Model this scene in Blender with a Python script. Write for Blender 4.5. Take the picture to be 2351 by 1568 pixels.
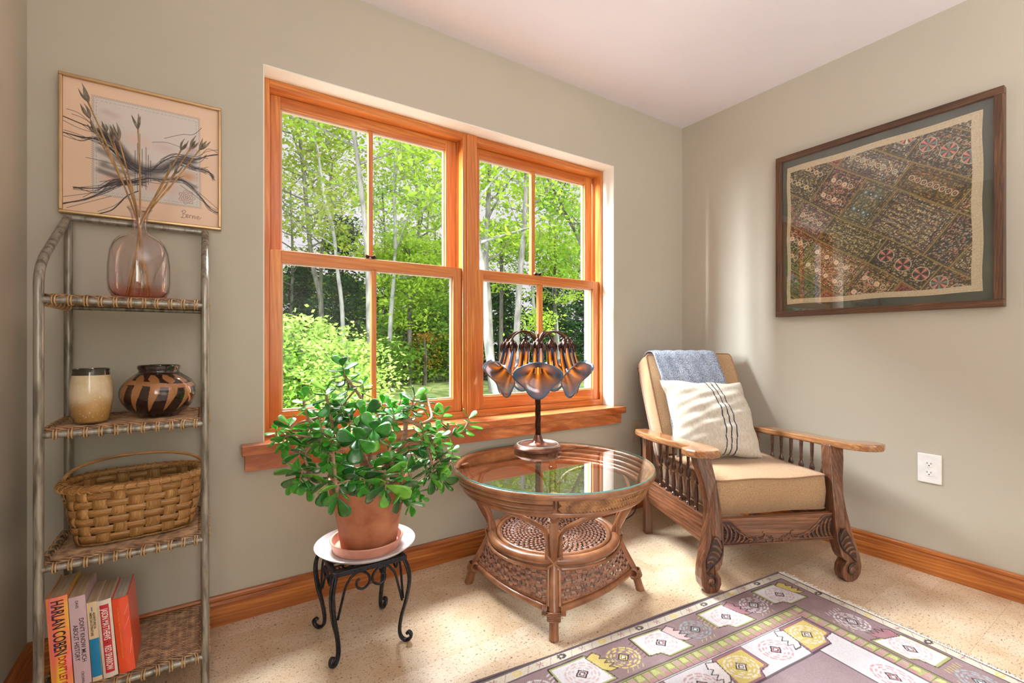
import bpy, bmesh, math, random
import numpy as np
from mathutils import Vector, Matrix
for o in list(bpy.data.objects): bpy.data.objects.remove(o)
SC = bpy.context.scene
COL = SC.collection
# ---------------------------------------------------------------- camera
cam_d = bpy.data.cameras.new('camera'); cam = bpy.data.objects.new('camera', cam_d); COL.objects.link(cam)
cam.location = (-2.6564, -1.9756, 1.005)
cam.rotation_euler = (math.pi/2, 0, -0.58162)
cam_d.sensor_width = 36.0; cam_d.lens = 36.0*1070.9/2351.0; cam_d.shift_y = 5.75/2351.0
cam_d.clip_start = .02; cam_d.clip_end = 300
SC.camera = cam
# ---------------------------------------------------------------- light
SC.view_settings.view_transform = 'Standard'; SC.view_settings.look = 'None'
SC.view_settings.gamma = 1; SC.view_settings.use_curve_mapping = False
SC.view_settings.exposure = 0.04
def lin(c):
    c = c/255.0
    return c/12.92 if c <= .04045 else ((c+.055)/1.055)**2.4
def S(r, g, b): return (lin(r), lin(g), lin(b), 1.0)
W = bpy.data.worlds.new('overcast_sky'); SC.world = W; W.use_nodes = True
wn = W.node_tree.nodes; wl = W.node_tree.links; wn.clear()
wo = wn.new('ShaderNodeOutputWorld'); wb = wn.new('ShaderNodeBackground')
wtc = wn.new('ShaderNodeTexCoord'); wno = wn.new('ShaderNodeTexNoise'); wno.inputs['Scale'].default_value = 2.5; wno.inputs['Detail'].default_value = 5
wr = wn.new('ShaderNodeValToRGB'); wr.color_ramp.elements[0].position = .3; wr.color_ramp.elements[1].position = .7
wr.color_ramp.elements[0].color = S(232, 228, 236); wr.color_ramp.elements[1].color = S(250, 243, 246)
wl.new(wtc.outputs['Generated'], wno.inputs['Vector']); wl.new(wno.outputs['Fac'], wr.inputs['Fac'])
wl.new(wr.outputs['Color'], wb.inputs['Color']); wb.inputs['Strength'].default_value = 1.0
wl.new(wb.outputs['Background'], wo.inputs['Surface'])
def sun(name, energy, rot, angle, col):
    d = bpy.data.lights.new(name, 'SUN'); d.energy = energy; d.angle = angle; d.color = col
    o = bpy.data.objects.new(name, d); COL.objects.link(o); o.rotation_euler = rot; return o
def area(name, energy, loc, target, sx, sy, col):
    d = bpy.data.lights.new(name, 'AREA'); d.shape = 'RECTANGLE'; d.size = sx; d.size_y = sy; d.energy = energy; d.color = col
    o = bpy.data.objects.new(name, d); COL.objects.link(o); o.location = loc
    o.rotation_euler = (Vector(target)-Vector(loc)).to_track_quat('-Z', 'Y').to_euler(); return o
# hazy sun from behind the house, over the treetops that face the window
sun('hazy_sun', 5.2, (math.radians(46), 0, math.radians(30)), math.radians(14), (1.0, .97, .86))
# open sky above the clearing and, lower, beyond the lawn on the left; both outside the window
area('sky_over_clearing', 2400, (-1.9, 2.5, 4.6), (-1.5, -.3, .5), 3.6, 1.8, (.93, .97, 1.0))
area('sky_beyond_lawn', 5600, (-7.2, 1.2, 2.8), (-.3, -.75, .8), 1.3, 2.4, (.86, .94, 1.0))
# added fill lamps at two made-up openings in the left wall, behind the camera
area('added_side_fill', 16, (-3.2, -3.0, 1.5), (-1.2, -1.6, 1.2), 1.2, 1.2, (1.0, .965, .93))
area('added_side_fill', 16, (-3.2, -4.3, 1.5), (-1.2, -2.2, 1.2), 1.2, 1.2, (1.0, .965, .93))
area('added_ceiling_fill', 44, (-1.6, -3.0, 1.4), (-1.6, -2.999, 2.44), 1.8, 1.4, (1.0, .965, .975))  # added upward fill, unseen behind the camera, to brighten the ceiling

# ---------------------------------------------------------------- materials
class NT:
    def __init__(s, name, base=True):
        s.m = bpy.data.materials.new(name); s.m.use_nodes = True
        s.n = s.m.node_tree.nodes; s.l = s.m.node_tree.links
        s.b = s.n['Principled BSDF']; s.out = s.n['Material Output']
    def new(s, t, **kw):
        n = s.n.new('ShaderNode'+t)
        for k, v in kw.items():
            if k in n.inputs: n.inputs[k].default_value = v
            else: setattr(n, k, v)
        return n
    def link(s, a, b): s.l.new(a, b)
    def coord(s, scale=(1, 1, 1), rot=(0, 0, 0), kind='Object'):
        t = s.new('TexCoord'); m = s.new('Mapping'); m.inputs['Scale'].default_value = scale; m.inputs['Rotation'].default_value = rot
        s.link(t.outputs[kind], m.inputs['Vector']); return m.outputs['Vector']
    def noise(s, vec, scale, detail=4, rough=.55, dist=0):
        n = s.new('TexNoise'); n.inputs['Scale'].default_value = scale; n.inputs['Detail'].default_value = detail
        n.inputs['Roughness'].default_value = rough; n.inputs['Distortion'].default_value = dist
        s.link(vec, n.inputs['Vector']); return n.outputs['Fac']
    def ramp(s, fac, stops):
        r = s.new('ValToRGB'); e = r.color_ramp.elements
        while len(e) < len(stops): e.new(.5)
        for i, (p, c) in enumerate(stops): e[i].position = p; e[i].color = c
        s.link(fac, r.inputs['Fac']); return r.outputs['Color']
    def mix(s, fac, a, b, mode='MIX'):
        m = s.new('Mix'); m.data_type = 'RGBA'; m.blend_type = mode
        for v, i in ((fac, 0), (a, 6), (b, 7)):
            if hasattr(v, 'is_output'): s.link(v, m.inputs[i])
            else: m.inputs[i].default_value = v
        return m.outputs[2]
    def bump(s, h, strength=.3, dist=.002):
        b = s.new('Bump'); b.inputs['Strength'].default_value = strength; b.inputs['Distance'].default_value = dist
        s.link(h, b.inputs['Height']); s.link(b.outputs['Normal'], s.b.inputs['Normal'])
    def base(s, c):
        if hasattr(c, 'is_output'): s.link(c, s.b.inputs['Base Color'])
        else: s.b.inputs['Base Color'].default_value = c
    def set(s, rough=.5, metal=0, coat=0, spec=.5):
        s.b.inputs['Roughness'].default_value = rough; s.b.inputs['Metallic'].default_value = metal
        s.b.inputs['Coat Weight'].default_value = coat; s.b.inputs['Specular IOR Level'].default_value = spec
        return s
def mottled(name, c1, c2, scale=8, rough=.5, metal=0, bump=0, bs=None, coat=0, lo=.3, hi=.7, stretch=(1, 1, 1), spec=.5):
    t = NT(name); v = t.coord(stretch); f = t.noise(v, scale); t.base(t.ramp(f, [(lo, c1), (hi, c2)])); t.set(rough, metal, coat, spec)
    if bump: t.bump(t.noise(v, bs or scale*3), bump)
    return t.m
def wood(name, c1, c2, axis, scale=14, rough=.38, coat=.25, contrast=(.35, .65), fine=.35, streak=.05):
    t = NT(name); sc = [1, 1, 1]; sc[axis] = streak
    v = t.coord(tuple(sc)); oi = t.new('ObjectInfo')
    off = t.new('VectorMath', operation='MULTIPLY_ADD'); off.inputs[1].default_value = (1, 1, 1)
    cmb = t.new('CombineXYZ'); mu = t.new('Math', operation='MULTIPLY'); mu.inputs[1].default_value = 7.3
    t.link(oi.outputs['Random'], mu.inputs[0])
    for i in range(3): t.link(mu.outputs[0], cmb.inputs[i])
    t.link(v, off.inputs[0]); t.link(cmb.outputs[0], off.inputs[2]); v = off.outputs[0]
    n1 = t.noise(v, scale, 3, .5, 1.2)
    w = t.new('TexWave'); w.wave_type = 'BANDS'; w.bands_direction = 'DIAGONAL'; w.inputs['Scale'].default_value = scale*1.6; w.inputs['Distortion'].default_value = 5; w.inputs['Detail'].default_value = 3
    t.link(v, w.inputs['Vector'])
    n2 = t.noise(v, scale*9, 3)
    a = t.ramp(n1, [(contrast[0], c1), (contrast[1], c2)])
    b = t.mix(t.ramp(w.outputs['Fac'], [(.2, (.45, .45, .45, 1)), (.75, (0, 0, 0, 1))]), a, c1)
    t.base(t.mix(t.ramp(n2, [(.3, (fine, fine, fine, 1)), (.6, (0, 0, 0, 1))]), b, tuple(x*.55 for x in c1[:3])+(1,)))
    t.set(rough, 0, coat); t.bump(n2, .12, .001); return t.m
def attr_mat(name, rough=.8, bump=None, spec=.3, coat=0):
    t = NT(name); a = t.new('Attribute'); a.attribute_name = 'pattern'; t.base(a.outputs['Color']); t.set(rough, 0, coat, spec)
    if bump: t.bump(t.noise(t.coord(), bump[0], 3), bump[1], bump[2])
    return t.m
def thin_glass(name, tint=(1, 1, 1, 1), ior=1.5, rough=0.0, fac=1.6, zr=None):
    t = NT(name); t.n.remove(t.b)
    tr = t.new('BsdfTransparent'); tr.inputs['Color'].default_value = tint
    if zr:
        sp = t.new('SeparateXYZ'); t.link(t.coord(), sp.inputs[0]); t.link(t.ramp(sp.outputs['Z'], zr), tr.inputs['Color'])
    gl = t.new('BsdfGlossy'); gl.inputs['Roughness'].default_value = rough
    fr = t.new('Fresnel'); fr.inputs['IOR'].default_value = ior
    mx = t.new('MixShader'); m = t.new('Math', operation='MULTIPLY'); m.inputs[1].default_value = fac
    ge = t.new('NewGeometry'); inv_ = t.new('Math', operation='SUBTRACT'); inv_.inputs[0].default_value = 1.0; m2 = t.new('Math', operation='MULTIPLY'); m2.use_clamp = True
    t.link(ge.outputs['Backfacing'], inv_.inputs[1]); t.link(fr.outputs[0], m.inputs[0]); t.link(m.outputs[0], m2.inputs[0]); t.link(inv_.outputs[0], m2.inputs[1]); t.link(m2.outputs[0], mx.inputs[0]); t.link(tr.outputs[0], mx.inputs[1]); t.link(gl.outputs[0], mx.inputs[2])
    t.link(mx.outputs[0], t.out.inputs['Surface']); return t.m
def flat(name, c, rough=.5, metal=0, coat=0, spec=.5):
    t = NT(name); v = t.coord(); f = t.noise(v, 30, 3)
    d = tuple(x*.88 for x in c[:3])+(1,)
    t.base(t.ramp(f, [(.3, d), (.7, c)])); t.set(rough, metal, coat, spec); return t.m
M = {}
def paint(name, c, bump=.05):
    t = NT(name); v = t.coord(); f = t.noise(v, 1.6, 3); d = tuple(x*.95 for x in c[:3])+(1,)
    t.base(t.ramp(f, [(.3, d), (.7, c)])); t.set(.62, 0, 0, .35); t.bump(t.noise(v, 260, 2), bump, .0006); return t.m
M['wall'] = paint('sage_paint', S(191, 184, 168))
M['reveal'] = paint('cream_paint', S(236, 232, 220))
M['ceiling'] = paint('ceiling_paint', S(238, 234, 240))
FL, FD = S(224, 148, 74), S(188, 100, 38)
for i, a in enumerate('xyz'): M['fir_'+a] = wood('fir_grain_'+a, FD, FL, i, 22, .33, .35)
for i, a in enumerate('xyz'): M['base_'+a] = wood('baseboard_grain_'+a, S(150, 76, 24), S(216, 136, 64), i, 26, .34, .35)
for i, a in enumerate('xyz'): M['stool_'+a] = wood('stool_grain_'+a, S(168, 86, 40), S(222, 140, 84), i, 12, .3, .5, (.4, .6), .3, .22)
for i, a in enumerate('xyz'): M['oak_'+a] = wood('oak_grain_'+a, S(78, 47, 33), S(160, 106, 74), i, 24, .3, .45, (.3, .7), .6)
M['spindle'] = mottled('turned_spindle', S(52, 32, 28), S(104, 66, 52), 30, .3, coat=.5)
M['oak_light'] = wood('oak_arm', S(140, 88, 52), S(206, 152, 104), 1, 24, .22, .7, (.3, .7), .5)
M['oak_dark'] = flat('oak_recess_shade', S(58, 38, 30), .4, 0, .3)  # recess shade of the carving put into the colour
M['frame_oak'] = wood('framed_oak', S(70, 45, 30), S(124, 88, 60), 1, 40, .45, .1, (.3, .7), .6)
M['rattan'] = mottled('rattan_pole', S(108, 64, 40), S(172, 116, 78), 16, .3, coat=.5, stretch=(1, 1, 1), lo=.25, hi=.75)
M['rattan_dark'] = mottled('rattan_weave', S(110, 70, 56), S(178, 128, 104), 60, .38, coat=.3)
M['rattan_band'] = mottled('rattan_herringbone', S(116, 74, 40), S(190, 138, 86), 26, .4, coat=.3)
M['reed_bind'] = mottled('reed_binding', S(60, 44, 44), S(120, 96, 96), 50, .4, coat=.3)
M['bronze'] = mottled('dark_bronze', S(52, 34, 30), S(96, 66, 56), 40, .32, .85)
M['base_bronze'] = mottled('bronze_base', S(110, 74, 62), S(150, 110, 96), 12, .28, .9)
M['iron'] = mottled('wrought_iron', S(28, 28, 32), S(58, 58, 64), 90, .38, .6, bump=.4, bs=120)
M['pewter'] = mottled('pewter_tube', S(104, 97, 86), S(158, 153, 141), 70, .34, .45, bump=.25, bs=90, lo=.36, hi=.56, stretch=(1, 1, .15))
M['wicker'] = mottled('wicker_strand', S(104, 74, 52), S(196, 156, 116), 40, .55, bump=.2)
M['wicker_tie'] = mottled('cane_tie', S(150, 112, 66), S(206, 170, 120), 50, .5)
M['splint'] = wood('ash_splint', S(142, 98, 50), S(208, 160, 96), 2, 60, .5, .05, (.25, .7), .4)
M['splint_h'] = wood('ash_splint_band', S(136, 92, 46), S(200, 150, 88), 0, 60, .5, .05, (.25, .7), .4)
M['terracotta'] = mottled('terracotta', S(150, 84, 54), S(206, 136, 98), 9, .75, bump=.3, bs=70)
M['saucer'] = mottled('pale_terracotta', S(196, 128, 104), S(224, 162, 138), 14, .65)
M['plate'] = mottled('clear_plastic_plate', S(196, 192, 196), S(232, 230, 232), 10, .18)
M['soil'] = mottled('dark_soil', S(34, 26, 22), S(72, 56, 46), 70, .95, bump=1, bs=90)
M['bark_jade'] = mottled('jade_stem', S(120, 84, 62), S(184, 146, 116), 30, .6, bump=.4, bs=90, stretch=(1, 1, 3))
M['white_plastic'] = flat('white_plastic', S(244, 243, 240), .3)
M['tan_plastic'] = flat('tan_plastic', S(190, 168, 142), .4)
M['black'] = flat('black_slot', S(22, 20, 20), .5)
M['cord'] = flat('brown_cord', S(58, 44, 36), .5)
M['gold'] = flat('brushed_gold', S(196, 164, 122), .3, .85)
M['screen_grey'] = flat('exterior_grey_casing', S(116, 126, 142), .6)
M['grass'] = mottled('meadow', S(96, 130, 50), S(190, 200, 140), 3, .9, bump=.5, bs=20)
t = NT('jade_leaf'); oi = t.new('ObjectInfo')
g = t.ramp(oi.outputs['Random'], [(0, S(36, 90, 40)), (.5, S(50, 124, 48)), (.8, S(80, 168, 52)), (1, S(140, 206, 66))])
v = t.coord(); f = t.noise(v, 60, 2)
t.base(t.mix(t.ramp(f, [(.35, (.35, .35, .35, 1)), (.65, (0, 0, 0, 1))]), g, S(26, 66, 34))); t.set(.26, 0, .35)
t.b.inputs['Subsurface Weight'].default_value = .35; t.b.inputs['Subsurface Radius'].default_value = (.004, .01, .002); t.b.inputs['Subsurface Scale'].default_value = 1.0
M['jade'] = t.m
# cork tile: warm cream ground with dark flecks, each tile slightly different
t = NT('cork'); v = t.coord(); oi = t.new('ObjectInfo')
gv = t.ramp(oi.outputs['Random'], [(0, S(218, 194, 164)), (.5, S(223, 201, 173)), (1, S(228, 208, 182))])
big = t.noise(v, 5, 3)
br = t.new('TexBrick'); br.inputs['Scale'].default_value = 1; br.inputs['Brick Width'].default_value = .305; br.inputs['Row Height'].default_value = .1017; br.inputs['Mortar Size'].default_value = 0
br.inputs['Color1'].default_value = (1, 1, 1, 1); br.inputs['Color2'].default_value = (.80, .72, .62, 1); br.inputs['Bias'].default_value = -.35; t.link(v, br.inputs['Vector'])
gv = t.mix(.75, gv, br.outputs['Color'], 'MULTIPLY'); c1 = t.mix(t.ramp(big, [(.32, (.6, .6, .6, 1)), (.62, (0, 0, 0, 1))]), gv, S(190, 150, 106))
fl = t.noise(t.coord((1, 1.4, 1)), 95, 3, .65, .3); sm = t.noise(v, 330, 2)
c2 = t.mix(t.ramp(fl, [(.33, (.9, .9, .9, 1)), (.42, (0, 0, 0, 1))]), c1, S(86, 58, 38))
t.base(t.mix(t.ramp(sm, [(.36, (.6, .6, .6, 1)), (.44, (0, 0, 0, 1))]), c2, S(120, 86, 58))); t.set(.36, 0, .25); M['cork'] = t.m
# fabric materials
def fabric(name, c1, c2, sc=(500, 500, 500), rough=.9, big=4, lo=.32, hi=.62):
    t = NT(name); v = t.coord(sc); n = t.noise(v, 1, 2); b = t.noise(t.coord(), big, 2)
    c = t.ramp(n, [(lo, c1), (hi, c2)]); t.base(t.mix(t.ramp(b, [(.35, (.25, .25, .25, 1)), (.65, (0, 0, 0, 1))]), c, c1)); t.set(rough, 0, 0, .2)
    t.bump(n, .5, .0012); t.b.inputs['Sheen Weight'].default_value = .25; return t.m
M['tan_fabric'] = fabric('tan_chenille', S(140, 108, 74), S(196, 162, 124), (460, 460, 460))
M['piping'] = fabric('tan_piping', S(122, 88, 62), S(168, 130, 98))
M['throw'] = fabric('indigo_throw', S(46, 60, 88), S(186, 194, 208), (130, 420, 420), .9, 9, .36, .60)
M['cloth_grey'] = fabric('grey_cloth', S(84, 82, 78), S(140, 138, 132))
# ---------------------------------------------------------------- geometry helpers
def V(*a): return Vector(a)
def wmat(o):
    m = Matrix.Identity(4)
    while o is not None:
        m = (Matrix.Translation(o.location) @ o.rotation_euler.to_matrix().to_4x4() @ Matrix.Diagonal(o.scale).to_4x4()) @ m
        o = o.parent
    return m
def linkobj(name, me, parent=None, mat=None):
    o = bpy.data.objects.new(name, me); COL.objects.link(o)
    if parent is not None: o.parent = parent
    if mat is not None and not me.materials: me.materials.append(mat)
    return o
class MB:
    def __init__(s): s.v = []; s.f = []
    def add(s, vs, fs):
        n = len(s.v); s.v += [tuple(a) for a in vs]; s.f += [tuple(i+n for i in f) for f in fs]; return s
    def box(s, x0, x1, y0, y1, z0, z1, m=None):
        vs = [V(x, y, z) for x in (x0, x1) for y in (y0, y1) for z in (z0, z1)]
        if m is not None: vs = [m @ a for a in vs]
        return s.add(vs, [(0, 1, 3, 2), (4, 6, 7, 5), (0, 4, 5, 1), (2, 3, 7, 6), (0, 2, 6, 4), (1, 5, 7, 3)])
    def tube(s, pts, r, n=8, closed=False, cap=True, flat=1.0, up=None, twist=0):
        pts = [Vector(a) for a in pts]; k = len(pts); rs = r if isinstance(r, (list, tuple)) else [r]*k
        T = []
        for i in range(k):
            a = pts[(i-1) % k] if (i > 0 or closed) else pts[0]; b = pts[(i+1) % k] if (i < k-1 or closed) else pts[-1]
            d = b-a; T.append(d.normalized() if d.length > 1e-9 else V(0, 0, 1))
        if up is None:
            up = V(0, 0, 1) if abs(T[0].z) < .9 else V(1, 0, 0)
            N = (up-T[0]*up.dot(T[0])).normalized(); fixed = False
        else: fixed = True; up = Vector(up)
        vs = []
        for i in range(k):
            if fixed:
                N = up-T[i]*up.dot(T[i]); N = N.normalized() if N.length > 1e-6 else V(1, 0, 0)
            else:
                N = N-T[i]*N.dot(T[i]); N = N.normalized() if N.length > 1e-6 else V(1, 0, 0)
            B = T[i].cross(N)
            for j in range(n):
                a = 2*math.pi*j/n+twist*i
                vs.append(pts[i]+N*(math.cos(a)*rs[i]*flat)+B*(math.sin(a)*rs[i]))
        fs = []
        for i in range(k if closed else k-1):
            for j in range(n):
                a = i*n+j; b = i*n+(j+1) % n; c = ((i+1) % k)*n+(j+1) % n; d = ((i+1) % k)*n+j
                fs.append((a, b, c, d))
        if cap and not closed: fs.append(tuple(range(n-1, -1, -1))); fs.append(tuple((k-1)*n+j for j in range(n)))
        return s.add(vs, fs)
    def lathe(s, prof, n=32, c=(0, 0, 0), m=None, sx=1, sy=1, cap=False):
        vs = []; k = len(prof)
        for r, z in prof:
            for j in range(n):
                a = 2*math.pi*j/n; q = V(c[0]+r*math.cos(a)*sx, c[1]+r*math.sin(a)*sy, c[2]+z); vs.append(m @ q if m is not None else q)
        fs = [(i*n+j, i*n+(j+1) % n, (i+1)*n+(j+1) % n, (i+1)*n+j) for i in range(k-1) for j in range(n)]
        if cap and prof[0][0] > 1e-6: fs.append(tuple(range(n-1, -1, -1)))
        if cap and prof[-1][0] > 1e-6: fs.append(tuple((k-1)*n+j for j in range(n)))
        return s.add(vs, fs)
    def prism(s, poly, a, b, f=None):
        """poly in (p,q); f(p,q,t) -> point; extruded t from a to b"""
        n = len(poly); vs = [f(p, q, a) for p, q in poly]+[f(p, q, b) for p, q in poly]
        fs = [tuple(range(n-1, -1, -1)), tuple(range(n, 2*n))]+[(i, (i+1) % n, n+(i+1) % n, n+i) for i in range(n)]
        return s.add(vs, fs)
    def grid(s, P):
        """P: rows x cols of points"""
        h = len(P); w = len(P[0]); return s.add([q for r in P for q in r], [(i*w+j, i*w+j+1, (i+1)*w+j+1, (i+1)*w+j) for i in range(h-1) for j in range(w-1)])
    def build(s, name, mat, parent=None, smooth=True, bevel=0, local=False, label=None, ang=38, stuff=False, solid=0, sub=0, seg=2):
        me = bpy.data.meshes.new(name); vs = s.v
        if parent is not None and not local:
            inv = wmat(parent).inverted(); vs = [tuple(inv @ Vector(a)) for a in vs]
        me.from_pydata(vs, [], s.f); me.materials.append(mat)
        bm = bmesh.new(); bm.from_mesh(me); bmesh.ops.recalc_face_normals(bm, faces=bm.faces); bm.to_mesh(me); bm.free()
        if smooth:
            me.shade_smooth(); me.set_sharp_from_angle(angle=math.radians(ang))
        o = linkobj(name, me, parent)
        if solid: q = o.modifiers.new('solid', 'SOLIDIFY'); q.thickness = solid; q.offset = 0
        if bevel: q = o.modifiers.new('bevel', 'BEVEL'); q.width = bevel; q.segments = seg; q.limit_method = 'ANGLE'; q.angle_limit = math.radians(40)
        if sub: q = o.modifiers.new('sub', 'SUBSURF'); q.levels = sub; q.render_levels = sub
        if label: o['label'] = label
        if stuff: o['kind'] = 'stuff'
        return o
def thing(name, label, cat, loc=(0, 0, 0), rz=0, group=None):
    o = bpy.data.objects.new(name, None); COL.objects.link(o); o.location = loc; o.rotation_euler = (0, 0, rz); o.empty_display_size = .05
    return tag(o, label, cat, group)
def tag(o, label, cat, group=None):
    o['label'] = label; o['category'] = cat
    if group: o['group'] = group
    return o
def struct(o, label=None):
    o['kind'] = 'structure'
    if label: o['label'] = label
    return o
def spline(pts, n=8):
    pts = [Vector(p) for p in pts]; out = []
    for i in range(len(pts)-1):
        p0 = pts[max(i-1, 0)]; p1 = pts[i]; p2 = pts[i+1]; p3 = pts[min(i+2, len(pts)-1)]
        for k in range(n):
            t = k/n; out.append(.5*((2*p1)+(p2-p0)*t+(2*p0-5*p1+4*p2-p3)*t*t+(3*p1-p0-3*p2+p3)*t**3))
    out.append(pts[-1]); return out
def lerp(a, b, t): return a+(b-a)*t
def interp(xs, ys, x): return float(np.interp(x, xs, ys))
def inst(me, name, parent, M4):
    o = bpy.data.objects.new(name, me); COL.objects.link(o); o.parent = parent
    l, r, s = M4.decompose(); o.location = l; o.rotation_euler = r.to_euler(); o.scale = s; return o
def frame_m(o, x, y, z):
    m = Matrix.Identity(4)
    for i in range(3): m[i][0] = x[i]; m[i][1] = y[i]; m[i][2] = z[i]; m[i][3] = o[i]
    return m
# raster painter used for woven / printed patterns (stored as a colour attribute of a fine grid)
class Canvas:
    def __init__(s, w, h, res, c):
        s.w = w; s.h = h; s.nx = int(w/res)+1; s.ny = int(h/res)+1
        s.X, s.Y = np.meshgrid(np.linspace(0, w, s.nx), np.linspace(0, h, s.ny)); s.A = np.zeros((s.ny, s.nx, 3)); s.A[:] = S(*c)[:3]
    def put(s, mask, c, a=1.0):
        c = np.array(S(*c)[:3]) if not isinstance(c, np.ndarray) else c
        m = (mask*a)[..., None]; s.A = s.A*(1-m)+c*m
    def rect(s, x0, x1, y0, y1, c, a=1.0): s.put(((s.X >= x0) & (s.X <= x1) & (s.Y >= y0) & (s.Y <= y1)).astype(float), c, a)
    def poly(s, pts, c, a=1.0, dst=False):
        pts = np.array(pts); x0, y0 = pts.min(0); x1, y1 = pts.max(0)
        i0, i1 = np.searchsorted(s.Y[:, 0], [y0, y1]); j0, j1 = np.searchsorted(s.X[0], [x0, x1]); i1 += 1; j1 += 1
        X = s.X[i0:i1, j0:j1]; Y = s.Y[i0:i1, j0:j1]; ins = np.zeros(X.shape, bool); n = len(pts)
        for k in range(n):
            ax, ay = pts[k]; bx, by = pts[(k+1) % n]
            if ay == by: continue
            ins ^= ((ay > Y) != (by > Y)) & (X < (bx-ax)*(Y-ay)/(by-ay)+ax)
        m = (ins*a)[..., None]; c = np.array(S(*c)[:3]); s.A[i0:i1, j0:j1] = s.A[i0:i1, j0:j1]*(1-m)+c*m
    def line(s, pts, wd, c, a=1.0, soft=0):
        c = np.array(S(*c)[:3])
        for k in range(len(pts)-1):
            ax, ay = pts[k]; bx, by = pts[k+1]; q = wd+soft*2
            i0, i1 = np.searchsorted(s.Y[:, 0], [min(ay, by)-q, max(ay, by)+q]); j0, j1 = np.searchsorted(s.X[0], [min(ax, bx)-q, max(ax, bx)+q])
            X = s.X[i0:i1, j0:j1]; Y = s.Y[i0:i1, j0:j1]
            if X.size == 0: continue
            L = (bx-ax)**2+(by-ay)**2+1e-12; t = np.clip(((X-ax)*(bx-ax)+(Y-ay)*(by-ay))/L, 0, 1)
            d = np.hypot(X-ax-t*(bx-ax), Y-ay-t*(by-ay)); m = np.clip((wd/2+soft-d)/(soft+1e-9), 0, 1) if soft else (d <= wd/2).astype(float)
            m = (m*a)[..., None]; s.A[i0:i1, j0:j1] = s.A[i0:i1, j0:j1]*(1-m)+c*m
    def ell(s, x, y, rx, ry, c, a=1.0, ring=None, soft=0):
        i0, i1 = np.searchsorted(s.Y[:, 0], [y-ry*1.6, y+ry*1.6]); j0, j1 = np.searchsorted(s.X[0], [x-rx*1.6, x+rx*1.6])
        X = s.X[i0:i1, j0:j1]; Y = s.Y[i0:i1, j0:j1]
        if X.size == 0: return
        d = np.hypot((X-x)/rx, (Y-y)/ry)
        if ring: m = ((d <= 1) & (d >= 1-ring)).astype(float)
        elif soft: m = np.clip((1-d)/soft, 0, 1)
        else: m = (d <= 1).astype(float)
        m = (m*a)[..., None]; s.A[i0:i1, j0:j1] = s.A[i0:i1, j0:j1]*(1-m)+np.array(S(*c)[:3])*m
    def grain(s, amt, seed=1):
        r = np.random.RandomState(seed); s.A = np.clip(s.A*(1+r.uniform(-amt, amt, (s.ny, s.nx, 1))), 0, 1)
    def mesh(s, name, mat, parent, place, zf=None):
        """place(x, y) arrays -> (N,3) world coordinates"""
        X = s.X.ravel(); Y = s.Y.ravel(); P = place(X, Y)
        if parent is not None:
            inv = np.array(wmat(parent).inverted()); P = P @ inv[:3, :3].T+inv[:3, 3]
        me = bpy.data.meshes.new(name); nv = len(X); nf = (s.nx-1)*(s.ny-1)
        idx = np.arange(nv).reshape(s.ny, s.nx); q = np.stack([idx[:-1, :-1], idx[:-1, 1:], idx[1:, 1:], idx[1:, :-1]], -1).reshape(-1)
        me.vertices.add(nv); me.vertices.foreach_set('co', P.astype(np.float32).ravel())
        me.loops.add(nf*4); me.loops.foreach_set('vertex_index', q.astype(np.int32))
        me.polygons.add(nf); me.polygons.foreach_set('loop_start', np.arange(0, nf*4, 4, dtype=np.int32)); me.polygons.foreach_set('loop_total', np.full(nf, 4, np.int32))
        me.update(); me.validate(); me.shade_smooth()
        at = me.color_attributes.new('pattern', 'FLOAT_COLOR', 'POINT'); C = np.ones((nv, 4), np.float32); C[:, :3] = s.A.reshape(-1, 3); at.data.foreach_set('color', C.ravel())
        me.materials.append(mat); return linkobj(name, me, parent)
def text(parent, body, size, M4, mat, sx=1.0, name='lettering', align='CENTER', off=0.0, fit=None):
    cu = bpy.data.curves.new('txt', 'FONT'); cu.body = body; cu.size = size; cu.align_x = align; cu.align_y = 'CENTER'; cu.extrude = .00015; cu.offset = off; cu.resolution_u = 3
    tmp = bpy.data.objects.new('txt', cu); me = bpy.data.meshes.new_from_object(tmp); bpy.data.objects.remove(tmp); bpy.data.curves.remove(cu)
    me.materials.clear(); me.materials.append(mat)
    if fit:
        xs = [v.co.x for v in me.vertices]; sx = fit/(max(xs)-min(xs))
    me.transform(Matrix.Diagonal((sx, 1, 1, 1))); o = inst(me, name, parent, wmat(parent).inverted() @ M4); return o
# ================================================================ room shell
XL, XR, YF, ZC = -3.105, 0.0, -5.0, 2.44
OX0, OX1, OZ0, OZ1 = -2.471, -.639, .638, 2.053
b = MB()
for q in ((XL-.15, OX0-.004, 0, .2, -.05, ZC+.05), (OX1+.004, XR+.15, 0, .2, -.05, ZC+.05), (OX0-.004, OX1+.004, 0, .2, OZ1+.004, ZC+.05), (OX0-.004, OX1+.004, 0, .2, -.05, OZ0-.05)): b.box(*q)
struct(b.build('wall_back', M['wall'], smooth=False), 'sage green painted wall with the double window')
struct(MB().box(XR, XR+.15, YF-.15, 0, -.05, ZC+.05).build('wall_right', M['wall'], smooth=False), 'sage green painted wall with the framed textile')
b = MB()
for q in ((YF-.15, -4.9, 0), (-3.7, -3.6, 0), (-2.4, 0, 0)): b.box(XL-.15, XL, q[0], q[1], -.05, ZC+.05)
for y0, y1 in ((-4.9, -3.7), (-3.6, -2.4)): b.box(XL-.15, XL, y0, y1, -.05, .9); b.box(XL-.15, XL, y0, y1, 2.1, ZC+.05)  # unseen openings cut so the added fill can enter
struct(b.build('wall_left', M['wall'], smooth=False))
struct(MB().box(XL, XR, YF-.15, YF, -.05, ZC+.05).build('wall_front', M['wall'], smooth=False))
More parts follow.
